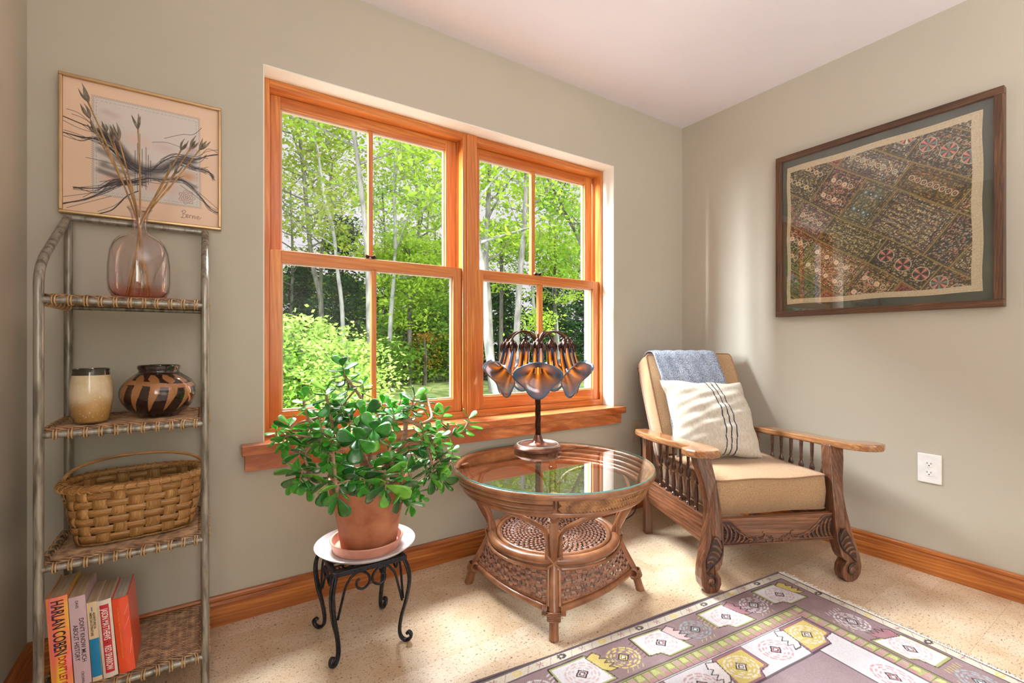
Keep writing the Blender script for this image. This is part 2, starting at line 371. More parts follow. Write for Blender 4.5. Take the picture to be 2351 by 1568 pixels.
struct(MB().box(XL, XR, YF, 0, ZC, ZC+.05).build('ceiling', M['ceiling'], smooth=False), 'plain off-white ceiling')
fl = struct(MB().box(XL, XR, YF, 0, -.05, -.003).build('floor', flat('tile_joint', S(206, 178, 144), .8), smooth=False), 'speckled cork tile floor')
tm = {}
random.seed(4)
yy = 0.0; row = 0
while yy > YF+.01:
    x = XL-(.305*(row % 2)); y0 = max(yy-.305, YF)
    while x < XR-.005:
        x0 = max(x, XL); x1 = min(x+.61, XR); g = .0002
        if x1-x0 > .01:
            k = (round(x1-x0, 3), round(yy-y0, 3))
            if k not in tm:
                w, h = k; me = bpy.data.meshes.new('tile'); bb = MB().box(g, w-g, -h+g, -g, -.003, 0); me.from_pydata(bb.v, [], bb.f); me.materials.append(M['cork']); tm[k] = me
            inst(tm[k], 'tile', fl, Matrix.Translation((x0, yy, 0)))
        x += .61
    yy -= .305; row += 1
# baseboards: board with a shadow groove and a thin cap
def baseboard(name, prof_to, a, b_, mat, lab=None):
    prof = [(0, 0), (.018, 0), (.018, .078), (.013, .083), (.013, .088), (.016, .091), (.016, .1), (.012, .106), (0, .106)]
    m = MB(); m.prism(prof, a, b_, prof_to); return struct(m.build(name, mat, smooth=False, bevel=.0012), lab)
baseboard('baseboard_back', lambda d, z, t: V(t, -d, z), XL, XR, M['base_x'], 'reddish fir baseboard below the window')
baseboard('baseboard_right', lambda d, z, t: V(-d, t, z), YF, -.018, M['base_y'], 'reddish fir baseboard below the framed textile')
baseboard('baseboard_left', lambda d, z, t: V(XL+d, t, z), YF, -.018, M['base_y'])
# window reveal, stool and apron
m = MB(); m.box(OX0-.004, OX0, 0, .09, OZ0, OZ1+.004); m.box(OX1, OX1+.004, 0, .09, OZ0, OZ1+.004); m.box(OX0, OX1, 0, .09, OZ1, OZ1+.004)
struct(m.build('trim_1', M['reveal'], smooth=False), 'cream painted window reveal')
m = MB(); m.prism([(-2.548, -.05), (-.584, -.05), (-.584, 0), (OX1, 0), (OX1, .09), (OX0, .09), (OX0, 0), (-2.548, 0)], .6, OZ0, lambda x, y, t: V(x, y, t))
struct(m.build('trim_2', M['stool_x'], smooth=False, bevel=.003), 'thick reddish wooden window stool')
struct(MB().box(-2.537, -.604, -.03, 0, .54, .6).build('trim_3', M['stool_x'], smooth=False, bevel=.002), 'apron board under the window stool')
# ---- windows: two double-hung units
GL = thin_glass('window_pane', (.985, .992, .988, 1), 1.45, 0, .9)
def sash(parent, x0, x1, z0, z1, y0, y1, ls, rs, br, tr, mx0, mx1, name):
    s = MB().box(x0, x0+ls, y0, y1, z0, z1).build(name, M['fir_z'], parent, smooth=False, bevel=.0015)
    MB().box(x1-rs, x1, y0, y1, z0, z1).build('stile', M['fir_z'], s, smooth=False, bevel=.0015)
    MB().box(x0+ls, x1-rs, y0, y1, z0, z0+br).build('bottom_rail', M['fir_x'], s, smooth=False, bevel=.0015)
    MB().box(x0+ls, x1-rs, y0, y1, z1-tr, z1).build('top_rail', M['fir_x'], s, smooth=False, bevel=.0015)
    gx0, gx1, gz0, gz1 = x0+ls, x1-rs, z0+br, z1-tr
    m = MB(); yb = y0+.012; w = .007   # pale glazing bead around the glass
    for a in ((gx0, gx0+w, gz0, gz1), (gx1-w, gx1, gz0, gz1), (gx0+w, gx1-w, gz0, gz0+w), (gx0+w, gx1-w, gz1-w, gz1)): m.box(a[0], a[1], yb, y1-.004, a[2], a[3])
    m.build('glazing_bead', M['bead'], s, smooth=False)
    MB().box(mx0, mx1, y0+.004, y1-.004, gz0, gz1).build('muntin', M['fir_z'], s, smooth=False, bevel=.002)
    yg = (y0+y1)/2+.004
    for a, b2 in ((gx0+w, mx0), (mx1, gx1-w)): MB().box(a, b2, yg, yg+.003, gz0+w, gz1-w).build('pane', GL, s, smooth=False)
    return s
M['bead'] = flat('pale_glazing_bead', S(206, 178, 150), .5)
def window(name, x0, x1, lab, lx0, lx1, ux0, ux1, lm, um):
    r = bpy.data.objects.new(name, None); COL.objects.link(r); r.location = ((x0+x1)/2, .09, OZ0); r.empty_display_size = .05; struct(r, lab)
    zt = OZ1
    jl, jr = lx0-.0015, lx1+.0015
    MB().box(x0, jl, .09, .2, OZ0, zt).build('side_jamb', M['fir_z'], r, smooth=False, bevel=.0015)
    MB().box(jr, x1, .09, .2, OZ0, zt).build('side_jamb', M['fir_z'], r, smooth=False, bevel=.0015)
    MB().box(jl, jr, .09, .2, zt-.03, zt).build('head_jamb', M['fir_x'], r, smooth=False, bevel=.0015)
    MB().box(jl, jr, .09, .2, OZ0, .671).build('sill', M['fir_x'], r, smooth=False, bevel=.0015)
    # track stops beside the sashes
    m = MB()
    for a, bb in ((jl, jl+.008), (jr-.008, jr)): m.box(a, bb, .137, .147, 1.385, zt-.03); m.box(a, bb, .182, .192, .671, zt-.03)
    m.build('sash_stop', M['fir_z'], r, smooth=False)
    ls = sash(r, lx0, lx1, .671, 1.383, .104, .136, .043, .044, .063, .047, lm[0], lm[1], 'lower_sash')
    us = sash(r, ux0, ux1, 1.343, zt-.031, .148, .18, .036, .056, .045, .047, um[0], um[1], 'upper_sash')
    m = MB(); cx = (lm[0]+lm[1])/2-.018
    m.lathe([(0, 0), (.014, 0), (.014, .004), (.009, .007), (.006, .012), (0, .013)], 14, (cx, .12, 1.383))
    m.box(cx-.02, cx+.035, .11, .13, 1.383, 1.386)
    m.tube([(cx-.018, .118, 1.399), (cx-.008, .12, 1.394), (cx+.002, .12, 1.393), (cx+.012, .12, 1.393), (cx+.022, .12, 1.397), (cx+.03, .122, 1.394)], [.006, .009, .005, .007, .008, .003], 8)
    m.build('sash_lock', M['bronze'], ls)
    return r
window('window_1', OX0+.0005, -1.569, 'left double-hung fir window with four large panes', -2.443, -1.592, -2.434, -1.6, (-2.036, -2.014), (-2.037, -2.017))
window('window_2', -1.521, OX1-.0005, 'right double-hung fir window beside the corner', -1.508, -.66, -1.5, -.676, (-1.108, -1.08), (-1.127, -1.102))
struct(MB().box(-1.569, -1.521, .085, .2, OZ0, OZ1).build('trim_4', M['fir_z'], smooth=False, bevel=.002), 'fir mullion post between the two windows')
m = MB()
for a, bb in ((-2.47, -2.446), (-1.575, -1.515), (-.658, -.635)): m.box(a, bb, .2, .235, .55, 2.12)
m.box(-2.5, -.6, .2, .235, 2.053, 2.14); m.box(-2.5, -.6, .2, .29, .56, .645)
struct(m.build('trim_5', M['screen_grey'], smooth=False, bevel=.002), 'pale grey exterior window casing')
# ================================================================ etagere (tube stand with woven shelves)
XA, XB, YA, YB = -3.008, -2.657, -.336, -.03
RT = .0105
et = thing('etagere', 'tall narrow pewter-grey metal stand with four woven wicker shelves', 'shelf', ((XA+XB)/2, (YA+YB)/2, 0))
for x in (XA, XB):
    MB().tube([(x, YB, 0), (x, YB, .7), (x, YB, 1.385)], RT, 14).build('rear_post', M['pewter'], et)
    pts = [(x, YA, 0), (x, YA, .5), (x, YA, 1.13)]+[tuple(q) for q in spline([(x, YA, 1.16), (x, YA+.012, 1.195), (x, YA+.05, 1.235)], 5)]+[(x, YB-.01, 1.39)]
    MB().tube(pts, RT, 14).build('front_post', M['pewter'], et)
MB().tube([(XA, YB, 1.393), (XB, YB, 1.393)], .0095, 12).build('top_rail', M['pewter'], et)
tie = MB(); 
for k in (-.003, .003): tie.tube([(k, .0125*math.cos(a), .0125*math.sin(a)) for a in np.linspace(0, 2*math.pi, 13)[:-1]], .0019, 6, closed=True)
tie_me = bpy.data.meshes.new('tie'); tie_me.from_pydata(tie.v, [], tie.f); tie_me.materials.append(M['wicker_tie']); tie_me.shade_smooth()
random.seed(8)
for zi, z in enumerate((1.118, .773, .433, .09)):
    sh = MB().tube([(XA, YA, z), (XB, YA, z)], .0085, 12).build('shelf', M['pewter'], et, label='woven wicker shelf on a metal rod frame')
    m = MB(); m.tube([(XA, YB, z), (XB, YB, z)], .008, 10); m.tube([(XA, YA, z), (XA, YB, z)], .008, 10); m.tube([(XB, YA, z), (XB, YB, z)], .008, 10)
    m.build('shelf_rod', M['pewter'], sh)
    # ribs run front to back, strands run side to side over and under them
    nr = 11; xs = [XA+.016+(XB-XA-.032)*i/(nr-1) for i in range(nr)]; zt = z+.0075
    m = MB()
    for x in xs: m.tube([(x, YA+.004, zt), (x, YB-.004, zt)], .0022, 5, flat=.6)
    m.build('rib', M['wicker'], sh, stuff=True)
    m = MB(); ns = 66
    for i in range(ns):
        y = YA+.006+(YB-YA-.012)*i/(ns-1); pts = []
        for k in range(2*nr-1):
            x = lerp(xs[0]-.008, xs[-1]+.008, k/(2*nr-2)); ph = math.cos(math.pi*(x-xs[0])/(xs[1]-xs[0]))*(1 if i % 2 else -1)
            pts.append((x, y+random.uniform(-.0005, .0005), zt+.0022*ph))
        m.tube(pts, .0021, 4, cap=False)
    m.build('woven_strands', M['wicker'], sh, stuff=True)
    # braided border
    m = MB()
    for side in range(4):
        for ph in (0, 2.1, 4.2):
            pts = []
            L = (XB-XA) if side < 2 else (YB-YA)
            n = int(L/.006)
            for k in range(n+1):
                t = k/n; a = t*L/.011+ph
                o1 = .0045*math.cos(a); o2 = .0035*math.sin(a)
                if side == 0: pts.append((lerp(XA+.01, XB-.01, t), YA+.012+o1, zt+.004+o2))
                elif side == 1: pts.append((lerp(XA+.01, XB-.01, t), YB-.012+o1, zt+.004+o2))
                elif side == 2: pts.append((XA+.012+o1, lerp(YA+.01, YB-.01, t), zt+.004+o2))
                else: pts.append((XB-.012+o1, lerp(YA+.01, YB-.01, t), zt+.004+o2))
            m.tube(pts, .0022, 5)
    m.build('braided_edge', M['wicker'], sh, stuff=True)
    for k in range(11):
        x = lerp(XA+.03, XB-.022, k/10)
        inst(tie_me, 'tie', sh, wmat(sh).inverted() @ Matrix.Translation((x, YA, z)) @ Matrix.Rotation(random.uniform(-.25, .25), 4, 'Z'))
    for k in range(7):
        y = lerp(YA+.03, YB-.03, k/6)
        for x in (XA, XB): inst(tie_me, 'tie', sh, wmat(sh).inverted() @ Matrix.Translation((x, y, z)) @ Matrix.Rotation(math.pi/2, 4, 'Z'))
ZS = [1.118+.015, .773+.015, .433+.015, .09+.015]
# ---- glass bottle with dried pods
vx, vy, vz = -2.823, -.17, ZS[0]
M['pink_glass'] = thin_glass('pink_glass', (1, 1, 1, 1), 1.5, .01, 2.4, [(0.0, S(246, 200, 190)), (.035, S(251, 234, 230)), (.06, S(254, 250, 250))])
vase = thing('glass_bottle_vase', 'clear pink-tinted glass bottle vase on the top wicker shelf', 'vase', (vx, vy, vz))
outer = [(0, 0), (.05, 0), (.062, .008), (.074, .03), (.0765, .06), (.076, .11), (.072, .15), (.064, .175), (.05, .192), (.03, .203), (.02, .212), (.0175, .225), (.018, .245), (.022, .265), (.028, .279), (.0295, .283)]
inner = [(.027, .283), (.0195, .266), (.0155, .245), (.015, .225), (.018, .213), (.029, .2), (.048, .188), (.0615, .172), (.0695, .148), (.0735, .11), (.074, .06), (.071, .034), (.058, .018), (0, .014)]
MB().lathe([(r, z) for r, z in outer+inner], 56, (vx, vy, vz)).build('bottle', M['pink_glass'], vase, ang=60)
MB().tube([(vx+.0285*math.cos(a), vy+.0285*math.sin(a), vz+.283) for a in np.linspace(0, 2*math.pi, 33)[:-1]], .0026, 8, closed=True).build('lip', M['pink_glass'], vase)
M['stem'] = mottled('dry_stem', S(120, 86, 46), S(196, 156, 100), 60, .7, stretch=(1, 1, .3))
M['pod'] = mottled('dry_pod', S(88, 78, 66), S(156, 144, 126), 80, .8, bump=.5)
def pod(m, p, d, s):
    """open seed capsule: three spreading lance-shaped valves"""
    d = Vector(d).normalized(); a = d.orthogonal().normalized()
    ro = random.uniform(0, 6)
    for k in range(3):
        l = s*random.uniform(.8, 1.25); wv = s*random.uniform(.6, 1.05); n = Matrix.Rotation(k*2.094+ro, 3, d) @ a; tip = p+d*(.036*l)+n*(.009*s*random.uniform(.5, 1.5)); mid = p+d*(.018*l)+n*(.0062*s)
        m.tube(spline([p, mid, tip], 4), [.0016*s, .0036*wv, .0056*wv, .0066*wv, .0064*wv, .0052*wv, .0034*wv, .0018*wv, .0004], 6, flat=.55)
stems = [  # neck passing point offset, tip (world), sub pods, foot inside the bottle
    ((-.008, -.002), (-2.933, -.215, 1.688), (-.03, .01), [((-2.93, -.21, 1.645), 1.0), ((-2.92, -.2, 1.61), .9)], 'tallest dried pod stem at the far left of the bottle'),
    ((-.004, .004), (-2.885, -.16, 1.605), (-.022, .02), [((-2.90, -.165, 1.632), .8)], 'dried pod stem just right of the tallest one, ending lower'),
    ((-.002, -.006), (-2.868, -.2, 1.6), (-.012, -.01), [], 'dried pod stem with a short curled pod, left of the upright one'),
    ((.001, .0), (-2.827, -.17, 1.655), (-.001, .0), [], 'upright dried pod stem in the middle of the bottle'),
    ((.007, .004), (-2.722, -.15, 1.622), (.022, .012), [((-2.752, -.16, 1.55), .8)], 'leftmost dried pod stem of the right-leaning bunch'),
    ((.009, -.002), (-2.697, -.18, 1.622), (.028, -.01), [((-2.735, -.18, 1.535), .9)], 'middle dried pod stem of the right-leaning bunch'),
    ((.010, .002), (-2.672, -.2, 1.618), (.034, .0), [], 'rightmost dried pod stem leaning out of the bottle')]
for (nx, ny), tip, (fx_, fy_), subs, lab in stems:
    foot = V(vx-fx_*.9, vy-fy_*.5, vz+.018); neck = V(vx+nx*.9, vy+ny, vz+.25); tp = V(*tip)
    st = thing('dried_pod_stem', lab, 'dried flower', foot, 0, 'dried pod stems in the glass bottle')
    path = spline([foot, lerp(foot, neck, .5), neck, lerp(neck, tp, .5)+V(.002, 0, .003), tp], 6)
    n = len(path); MB().tube(path, [lerp(.0032, .0018, i/(n-1))*(1.35 if i % 7 == 3 else 1) for i in range(n)], 7).build('stalk', M['stem'], st)
    m = MB(); pod(m, tp, tp-path[-6], 1.15); m.build('seed_pod', M['pod'], st)
    for q, s in subs:
        q = V(*q); base = min(path, key=lambda a: (a-q).length); base = path[max(0, path.index(base)-5)]
        MB().tube([base, lerp(base, q, .6)+V(0, 0, .002), q], .0014, 6).build('side_stalk', M['stem'], st); m = MB(); pod(m, q, q-base, s); m.build('seed_pod', M['pod'], st)
# ---- stoneware tumbler and brown pot on the second shelf
t = NT('stoneware_glaze'); gv = t.coord(); sx_ = t.new('SeparateXYZ'); t.link(gv, sx_.inputs[0])
c = t.ramp(sx_.outputs['Z'], [(0, S(140, 96, 52)), (.035, S(176, 134, 86)), (.075, S(214, 196, 164)), (.135, S(206, 192, 158))]); t.m.node_tree.nodes['Color Ramp'].color_ramp.interpolation = 'EASE'
n1 = t.noise(t.coord((1, 1, .6)), 14, 3); n2 = t.noise(t.coord(), 190, 2)
c = t.mix(t.ramp(n1, [(.42, (0, 0, 0, 1)), (.62, (.7, .7, .7, 1))]), c, S(186, 142, 76)); t.base(t.mix(t.ramp(n2, [(.3, (.6, .6, .6, 1)), (.36, (0, 0, 0, 1))]), c, S(240, 226, 196))); t.set(.22, 0, .5); M['stoneware'] = t.m
M['tenmoku'] = flat('dark_rim_glaze', S(54, 50, 40), .15, 0, .6)
cx, cy = -2.922, -.245; cup = thing('stoneware_tumbler', 'speckled cream and tan stoneware tumbler with a dark rim', 'cup', (cx, cy, ZS[1]))
MB().lathe([(0, 0), (.032, 0), (.037, .004), (.043, .03), (.0468, .06), (.0475, .085), (.045, .11), (.041, .131), (.0405, .134)], 44, (cx, cy, ZS[1])).build('body', M['stoneware'], cup)
MB().lathe([(.041, .131), (.0395, .141), (.0405, .148), (.038, .149), (.037, .14), (.04, .1), (.038, .03), (0, .012)], 44, (cx, cy, ZS[1])).build('rim', M['tenmoku'], cup)
# pot with brushed leaf pattern
cx, cy = -2.775, -.185; zb = ZS[1]
pot = thing('painted_pot', 'squat glossy dark brown pot with tan leaf pattern', 'pot', (cx, cy, zb))
C = Canvas(2*math.pi, .15, .012, (44, 28, 24)); C.nx = 460; C.ny = 150
C.X, C.Y = np.meshgrid(np.linspace(0, 2*math.pi, C.nx), np.linspace(0, .15, C.ny)); C.A = np.zeros((C.ny, C.nx, 3)); C.A[:] = S(44, 28, 24)[:3]
def leafp(x, y, dx, dy, w, c, a=1.0):
    n = 9; pts = []
    for i in range(n): tt = i/(n-1); ww = w*math.sin(math.pi*tt**.8)*.5; nx, ny = -dy, dx; L = math.hypot(dx, dy); pts.append((x+dx*tt+nx/L*ww*6, y+dy*tt+ny/L*ww*.12))
    for i in range(n-1, -1, -1): tt = i/(n-1); ww = w*math.sin(math.pi*tt**.8)*.5; nx, ny = -dy, dx; L = math.hypot(dx, dy); pts.append((x+dx*tt-nx/L*ww*6, y+dy*tt-ny/L*ww*.12))
    C.poly(pts, c, a)
C.line([(x, .098+.006*math.sin(2*x)) for x in np.linspace(3.0, 6.0, 24)], .012, (158, 110, 70))
for k in range(6):
    x = 3.15+k*.47
    C.poly([(x, .10), (x+.1, .098), (x+.26, .095), (x+.2, .07), (x-.02, .028), (x-.12, .018), (x-.06, .05), (x-.02, .075)], (162, 112, 70))
    C.poly([(x+.12, .10), (x+.02, .102), (x-.14, .115), (x-.12, .126), (x+.06, .124), (x+.2, .115), (x+.24, .105)], (150, 102, 62))
for k in range(5):
    x = .2+k*.55; C.poly([(x, .1), (x+.2, .09), (x+.1, .04), (x-.1, .02), (x-.04, .06)], (146, 98, 60))
prof = [(.045, 0), (.052, .002), (.075, .02), (.092, .045), (.098, .068), (.094, .09), (.078, .112), (.058, .126), (.05, .132), (.05, .136), (.051, .15)]
pz = np.linspace(0, .15, 40); pr = np.interp(pz, [q[1] for q in prof], [q[0] for q in prof])
from numpy import convolve
prs = np.convolve(np.pad(pr, 2, 'edge'), np.ones(5)/5, 'valid'); prs[-6:] = pr[-6:]
def place(X, Y):
    r = np.interp(Y, pz, prs); return np.stack([cx+r*np.cos(X), cy+r*np.sin(X), zb+Y], -1)
M['pot_glaze'] = attr_mat('painted_pot_glaze', .12, None, .5, .6)
C.mesh('body', M['pot_glaze'], pot, place)
MB().lathe([(.0505, .138), (.053, .142), (.0535, .15), (.051, .1525), (.047, .15), (.046, .136), (.07, .11), (.085, .07), (.06, .015), (0, .012)], 48, (cx, cy, zb)).build('rim', flat('pot_rim_glaze', S(40, 28, 26), .1, 0, .8), pot)
MB().lathe([(0, 0), (.05, 0), (.052, .004), (0, .005)], 40, (cx, cy, zb)).build('foot', flat('bare_clay', S(120, 76, 50), .7), pot)
# ---- splint basket on the third shelf
bx, by, bz = -2.826, -.185, ZS[2]
bk = thing('splint_basket', 'oval wood-splint basket with a thin arched handle', 'basket', (bx, by, bz), math.radians(4))
def oval(a, t):
    """t: 0 bottom .. 1 rim; rectangular at the base, oval at the rim"""
    p = lerp(4.2, 2.4, t); hx = lerp(.133, .165, t**.8); hy = lerp(.082, .112, t**.8); c = math.cos(a); s_ = math.sin(a)
    r = (abs(c)**p+abs(s_)**p)**(-1/p)
    k = math.cos(math.radians(4)); q = math.sin(math.radians(4)); x = hx*r*c; y = hy*r*s_
    return V(bx+x*k-y*q, by+x*q+y*k, bz+.006+t*.158)
NB = 26; AN = [2*math.pi*(i+.5)/NB for i in range(NB)]
def ring_pt(a, t, off): p = oval(a, t); c = oval(a, t); n = V(c.x-bx, c.y-by, 0).normalized(); return p+n*off
rows = [(.02, .155), (.18, .31), (.335, .47), (.495, .62), (.645, .765), (.79, .93)]
random.seed(5)
for r, (t0, t1) in enumerate(rows):
    P = [[], []]; n = NB*4
    for i in range(n+1):
        a = 2*math.pi*i/n; off = .0026*math.cos((a-math.pi/NB)*NB/2-math.pi*r)
        for j, t_ in enumerate((t0, t1)): P[j].append(ring_pt(a, t_, off+.0005*math.sin(a*3+r)))
    MB().grid(P).build('weaver', M['splint_h'], bk, solid=.0012, smooth=True)
for i, a in enumerate(AN):
    w = random.uniform(.36, .46)*2*math.pi/NB; P = []; n = 24
    for k in range(n+1):
        t_ = k/n; r = 0
        off = -.0026*math.cos(math.pi*i-math.pi*np.interp(t_, [np.mean(q) for q in rows], range(6)))
        P.append([ring_pt(a-w, t_, off), ring_pt(a+w, t_, off)])
    MB().grid(P).build('stake', M['splint'], bk, solid=.0012)
m = MB(); m.prism([(oval(a, 0).x, oval(a, 0).y) for a in np.linspace(0, 2*math.pi, 49)[:-1]], bz+.002, bz+.006, lambda x, y, t_: V(x, y, t_)); m.build('basket_base', M['splint'], bk)
for off in (.006, -.006):
    MB().tube([ring_pt(a, .985, off) for a in np.linspace(0, 2*math.pi, 81)[:-1]], .0065, 8, closed=True, flat=1.3, up=(0, 0, 1)).build('rim_hoop', M['splint_h'], bk)
lash = MB()
for k in range(44):
    a = 2*math.pi*k/44; pts = []
    for j in range(9):
        ph = 2*math.pi*j/8; aa = a+.05*math.sin(ph/2); p = ring_pt(aa, .985, .014*math.cos(ph)); p.z += .0105*math.sin(ph); pts.append(p)
    lash.tube(pts, .0032, 5, flat=.5)
lash.build('lashing', M['splint'], bk, stuff=True)
A = ring_pt(math.pi-.12, 1, 0); B = ring_pt(.1, 1, 0)
hp = []
for k in range(33):
    t_ = k/32; ph = math.pi*t_; hp.append(V(lerp(A.x, B.x, .5-.5*math.cos(ph)), lerp(A.y, B.y, t_), lerp(A.z, B.z, t_)-.04*(1 if k in (0, 32) else 0)+.062*math.sin(ph)**.85))
MB().tube(hp, .0048, 7, flat=.5, up=(0, 1, 0)).build('handle', M['splint_h'], bk)
cl = MB()
P = [[V(bx-.1+.2*i/14, by-.06+.12*j/10, bz+.06+.03*math.sin(i*.9+j*.5)*math.cos(j*.8)+.02*math.exp(-((i-7)/4)**2)) for i in range(15)] for j in range(11)]
o = cl.grid(P).build('folded_cloth', M['cloth_grey'], None, solid=.006, sub=1); tag(o, 'crumpled grey cloth lying inside the splint basket', 'cloth')
# ---- books on the bottom shelf
def grad(name, stops, sc):
    t = NT(name); v = t.coord(sc); n = t.noise(v, 1, 2, .5, .3); t.base(t.ramp(n, stops)); t.set(.35, 0, .1); return t.m
bkm = [grad('sunset_cover', [(.36, S(232, 214, 40)), (.47, S(238, 150, 80)), (.54, S(244, 120, 100)), (.62, S(236, 140, 160))], (26, 2, 5)),
       flat('lilac_cover', S(204, 176, 184), .45), flat('cream_cover', S(222, 196, 156), .6), flat('ivory_cover', S(226, 212, 196), .4), flat('orange_cover', S(236, 84, 48), .3)]
pagem = mottled('page_block', S(176, 152, 120), S(206, 184, 152), 120, .9, stretch=(1, .05, .05))
pagew = mottled('pale_page_block', S(176, 168, 152), S(216, 208, 190), 140, .9, stretch=(1, .05, .05))
navy = flat('navy_ink', S(60, 24, 48), .5); ink = flat('black_ink', S(44, 30, 36), .5); whitei = flat('white_ink', S(246, 230, 222), .5); goldi = flat('gold_ink', S(238, 160, 70), .4); blue = flat('blue_panel', S(0, 126, 176), .4); red = flat('red_panel', S(196, 38, 52), .4)
LEAN = math.radians(-4)
blist = [  # x of left edge at bottom, thickness, height, depth, lean
    (-2.985, .041, .247, .155, -3.0, 'hardback with yellow, orange and pink spine, first at the left of the row', 0),
    (-2.9415, .033, .237, .15, -3.3, 'lilac paperback between the yellow-orange hardback and the cream and blue one', 1),
    (-2.9065, .020, .213, .135, -3.6, 'narrow cream paperback with blue lower spine', 2),
    (-2.8845, .030, .212, .14, -4.2, 'ivory hardback with red spine panel', 3),
    (-2.8515, .034, .208, .145, -4.8, 'glossy orange hardback at the right end of the row', 4)]
for x0, tk, hh, dd, ln, lab, idx in blist:
    bo = thing('book', lab, 'book', (x0, -.325, ZS[3]), 0, 'books on the bottom shelf'); bo.rotation_euler = (0, math.radians(ln), 0)
    mt = bkm[idx]; cvt = .0022 if idx in (0, 3, 4) else .0008; ov = .003 if idx in (0, 3, 4) else 0
    R0 = wmat(bo)
    m = MB()
    arc = [(cvt+tk*.0+ (tk)*t_, -.0035*math.sin(math.pi*t_)) for t_ in np.linspace(0, 1, 7)] if idx in (0, 3, 4) else [(0, 0), (tk, 0)]
    xs_ = [0]+[tk*t_ for t_ in np.linspace(0.06, .94, 6)]+[tk]; bul = .004 if idx in (0, 3, 4) else .001
    front = [(x, -bul*math.sin(math.pi*x/tk)) for x in xs_]
    poly = [(0, dd)]+front+[(tk, dd), (tk-cvt, dd), (tk-cvt, .003)]+[(x, .003-bul*.8*math.sin(math.pi*x/tk)) for x in reversed(xs_[1:-1])]+[(cvt, .003), (cvt, dd)]
    m.prism(poly, 0, hh, lambda x, y, z: R0 @ V(x, y, z)); m.build('cover', mt, bo, ang=30)
    MB().box(cvt, tk-cvt, .0035, dd-ov-.001, ov, hh-ov, R0).build('page_block', pagew if idx == 4 else pagem, bo, smooth=False)
    def T(xc, zc): # text facing -y, reading downwards
        return R0 @ Matrix.Translation((xc, -bul*math.sin(math.pi*min(max(xc/tk, 0), 1))-.0004, zc)) @ frame_m((0, 0, 0), (0, 0, -1), (1, 0, 0), (0, -1, 0))
    def panel(name, xa, xb, za, zb_, mat_, lab2=None, dy=.0006):
        n = 6; P = [[R0 @ V(lerp(xa, xb, i/n), -bul*math.sin(math.pi*lerp(xa, xb, i/n)/tk)-dy, z) for i in range(n+1)] for z in (za, zb_)]
        return MB().grid(P).build(name, mat_, bo, label=lab2)
    if idx == 0:
        text(bo, 'HARLAN COBEN', .034, T(tk*.5, hh-.080), navy, off=.0006, fit=.142); text(bo, "DON'T LET GO", .021, T(tk*.56, hh-.199), red, off=.0004, fit=.086)
    if idx == 1:
        text(bo, 'DAVIS', .0085, T(tk*.47, hh-.021), ink, fit=.02); text(bo, "DON'T KNOW MUCH", .013, T(tk*.66, hh-.118), ink, fit=.116, off=.0001); text(bo, 'ABOUT HISTORY', .013, T(tk*.28, hh-.122), ink, fit=.096, off=.0001); text(bo, 'CROWN', .008, T(tk*.5, hh-.216), ink, fit=.03)
    if idx == 2:
        text(bo, 'ADVENTURES IN', .0068, T(tk*.66, hh-.050), ink, fit=.044, off=.0001); text(bo, 'AMERICAN LITERATURE', .0068, T(tk*.34, hh-.058), ink, fit=.064, off=.0001)
        panel('blue_panel', .0004, tk-.0004, .012, hh-.098, blue, 'blue lower half of the spine'); panel('emblem', tk*.46, tk*.56, hh-.024, hh-.012, blue)
    if idx == 3:
        panel('red_panel', tk*.2, tk*.82, .014, hh-.012, red, 'red title panel')
        U_ = Matrix.Translation((0, 0, .0007)); text(bo, 'JASON MATTHEWS', .019, T(tk*.5, hh-.065) @ U_, whitei, off=.0003, fit=.086); text(bo, 'RED SPARROW', .019, T(tk*.5, hh-.157) @ U_, whitei, off=.0003, fit=.066)
        panel('emblem', tk*.46, tk*.56, hh-.117, hh-.113, ink, None, .001)
    if idx == 4:
        text(bo, 'Love What You Love. Make Time to travel the world. A Travel Love Journal', .0056, T(tk*.34, hh-.095), goldi, .8)
        for za, zb_, xa, xb in ((.16, .185, .7, .98), (.12, .15, .62, .95), (.05, .09, .8, .98)):
            P = [R0 @ V(tk*xa, -bul*.6-.001, za), R0 @ V(tk*xb, -bul*.2-.001, zb_)]; MB().tube(P, .0003, 4).build('scuff', whitei, bo)
# ================================================================ pictures
ax0, ax1, az0, az1 = -3.033, -2.609, 1.409, 1.842
art = thing('framed_print', 'abstract ink print on peach paper in a thin gold metal frame', 'picture', ((ax0+ax1)/2, -.001, (az0+az1)/2))
fw = .0095
for q in ((ax0, ax1, az0, az0+fw), (ax0, ax1, az1-fw, az1)): MB().box(q[0], q[1], -.024, -.001, q[2], q[3]).build('frame_rail', M['gold'], art, smooth=False, bevel=.0025)
for q in ((ax0, ax0+fw), (ax1-fw, ax1)): MB().box(q[0], q[1], -.024, -.001, az0+fw, az1-fw).build('frame_rail', M['gold'], art, smooth=False, bevel=.0025)
w, h = ax1-ax0-2*fw, az1-az0-2*fw
C = Canvas(w, h, .0009, (232, 200, 172)); rs = np.random.RandomState(3)
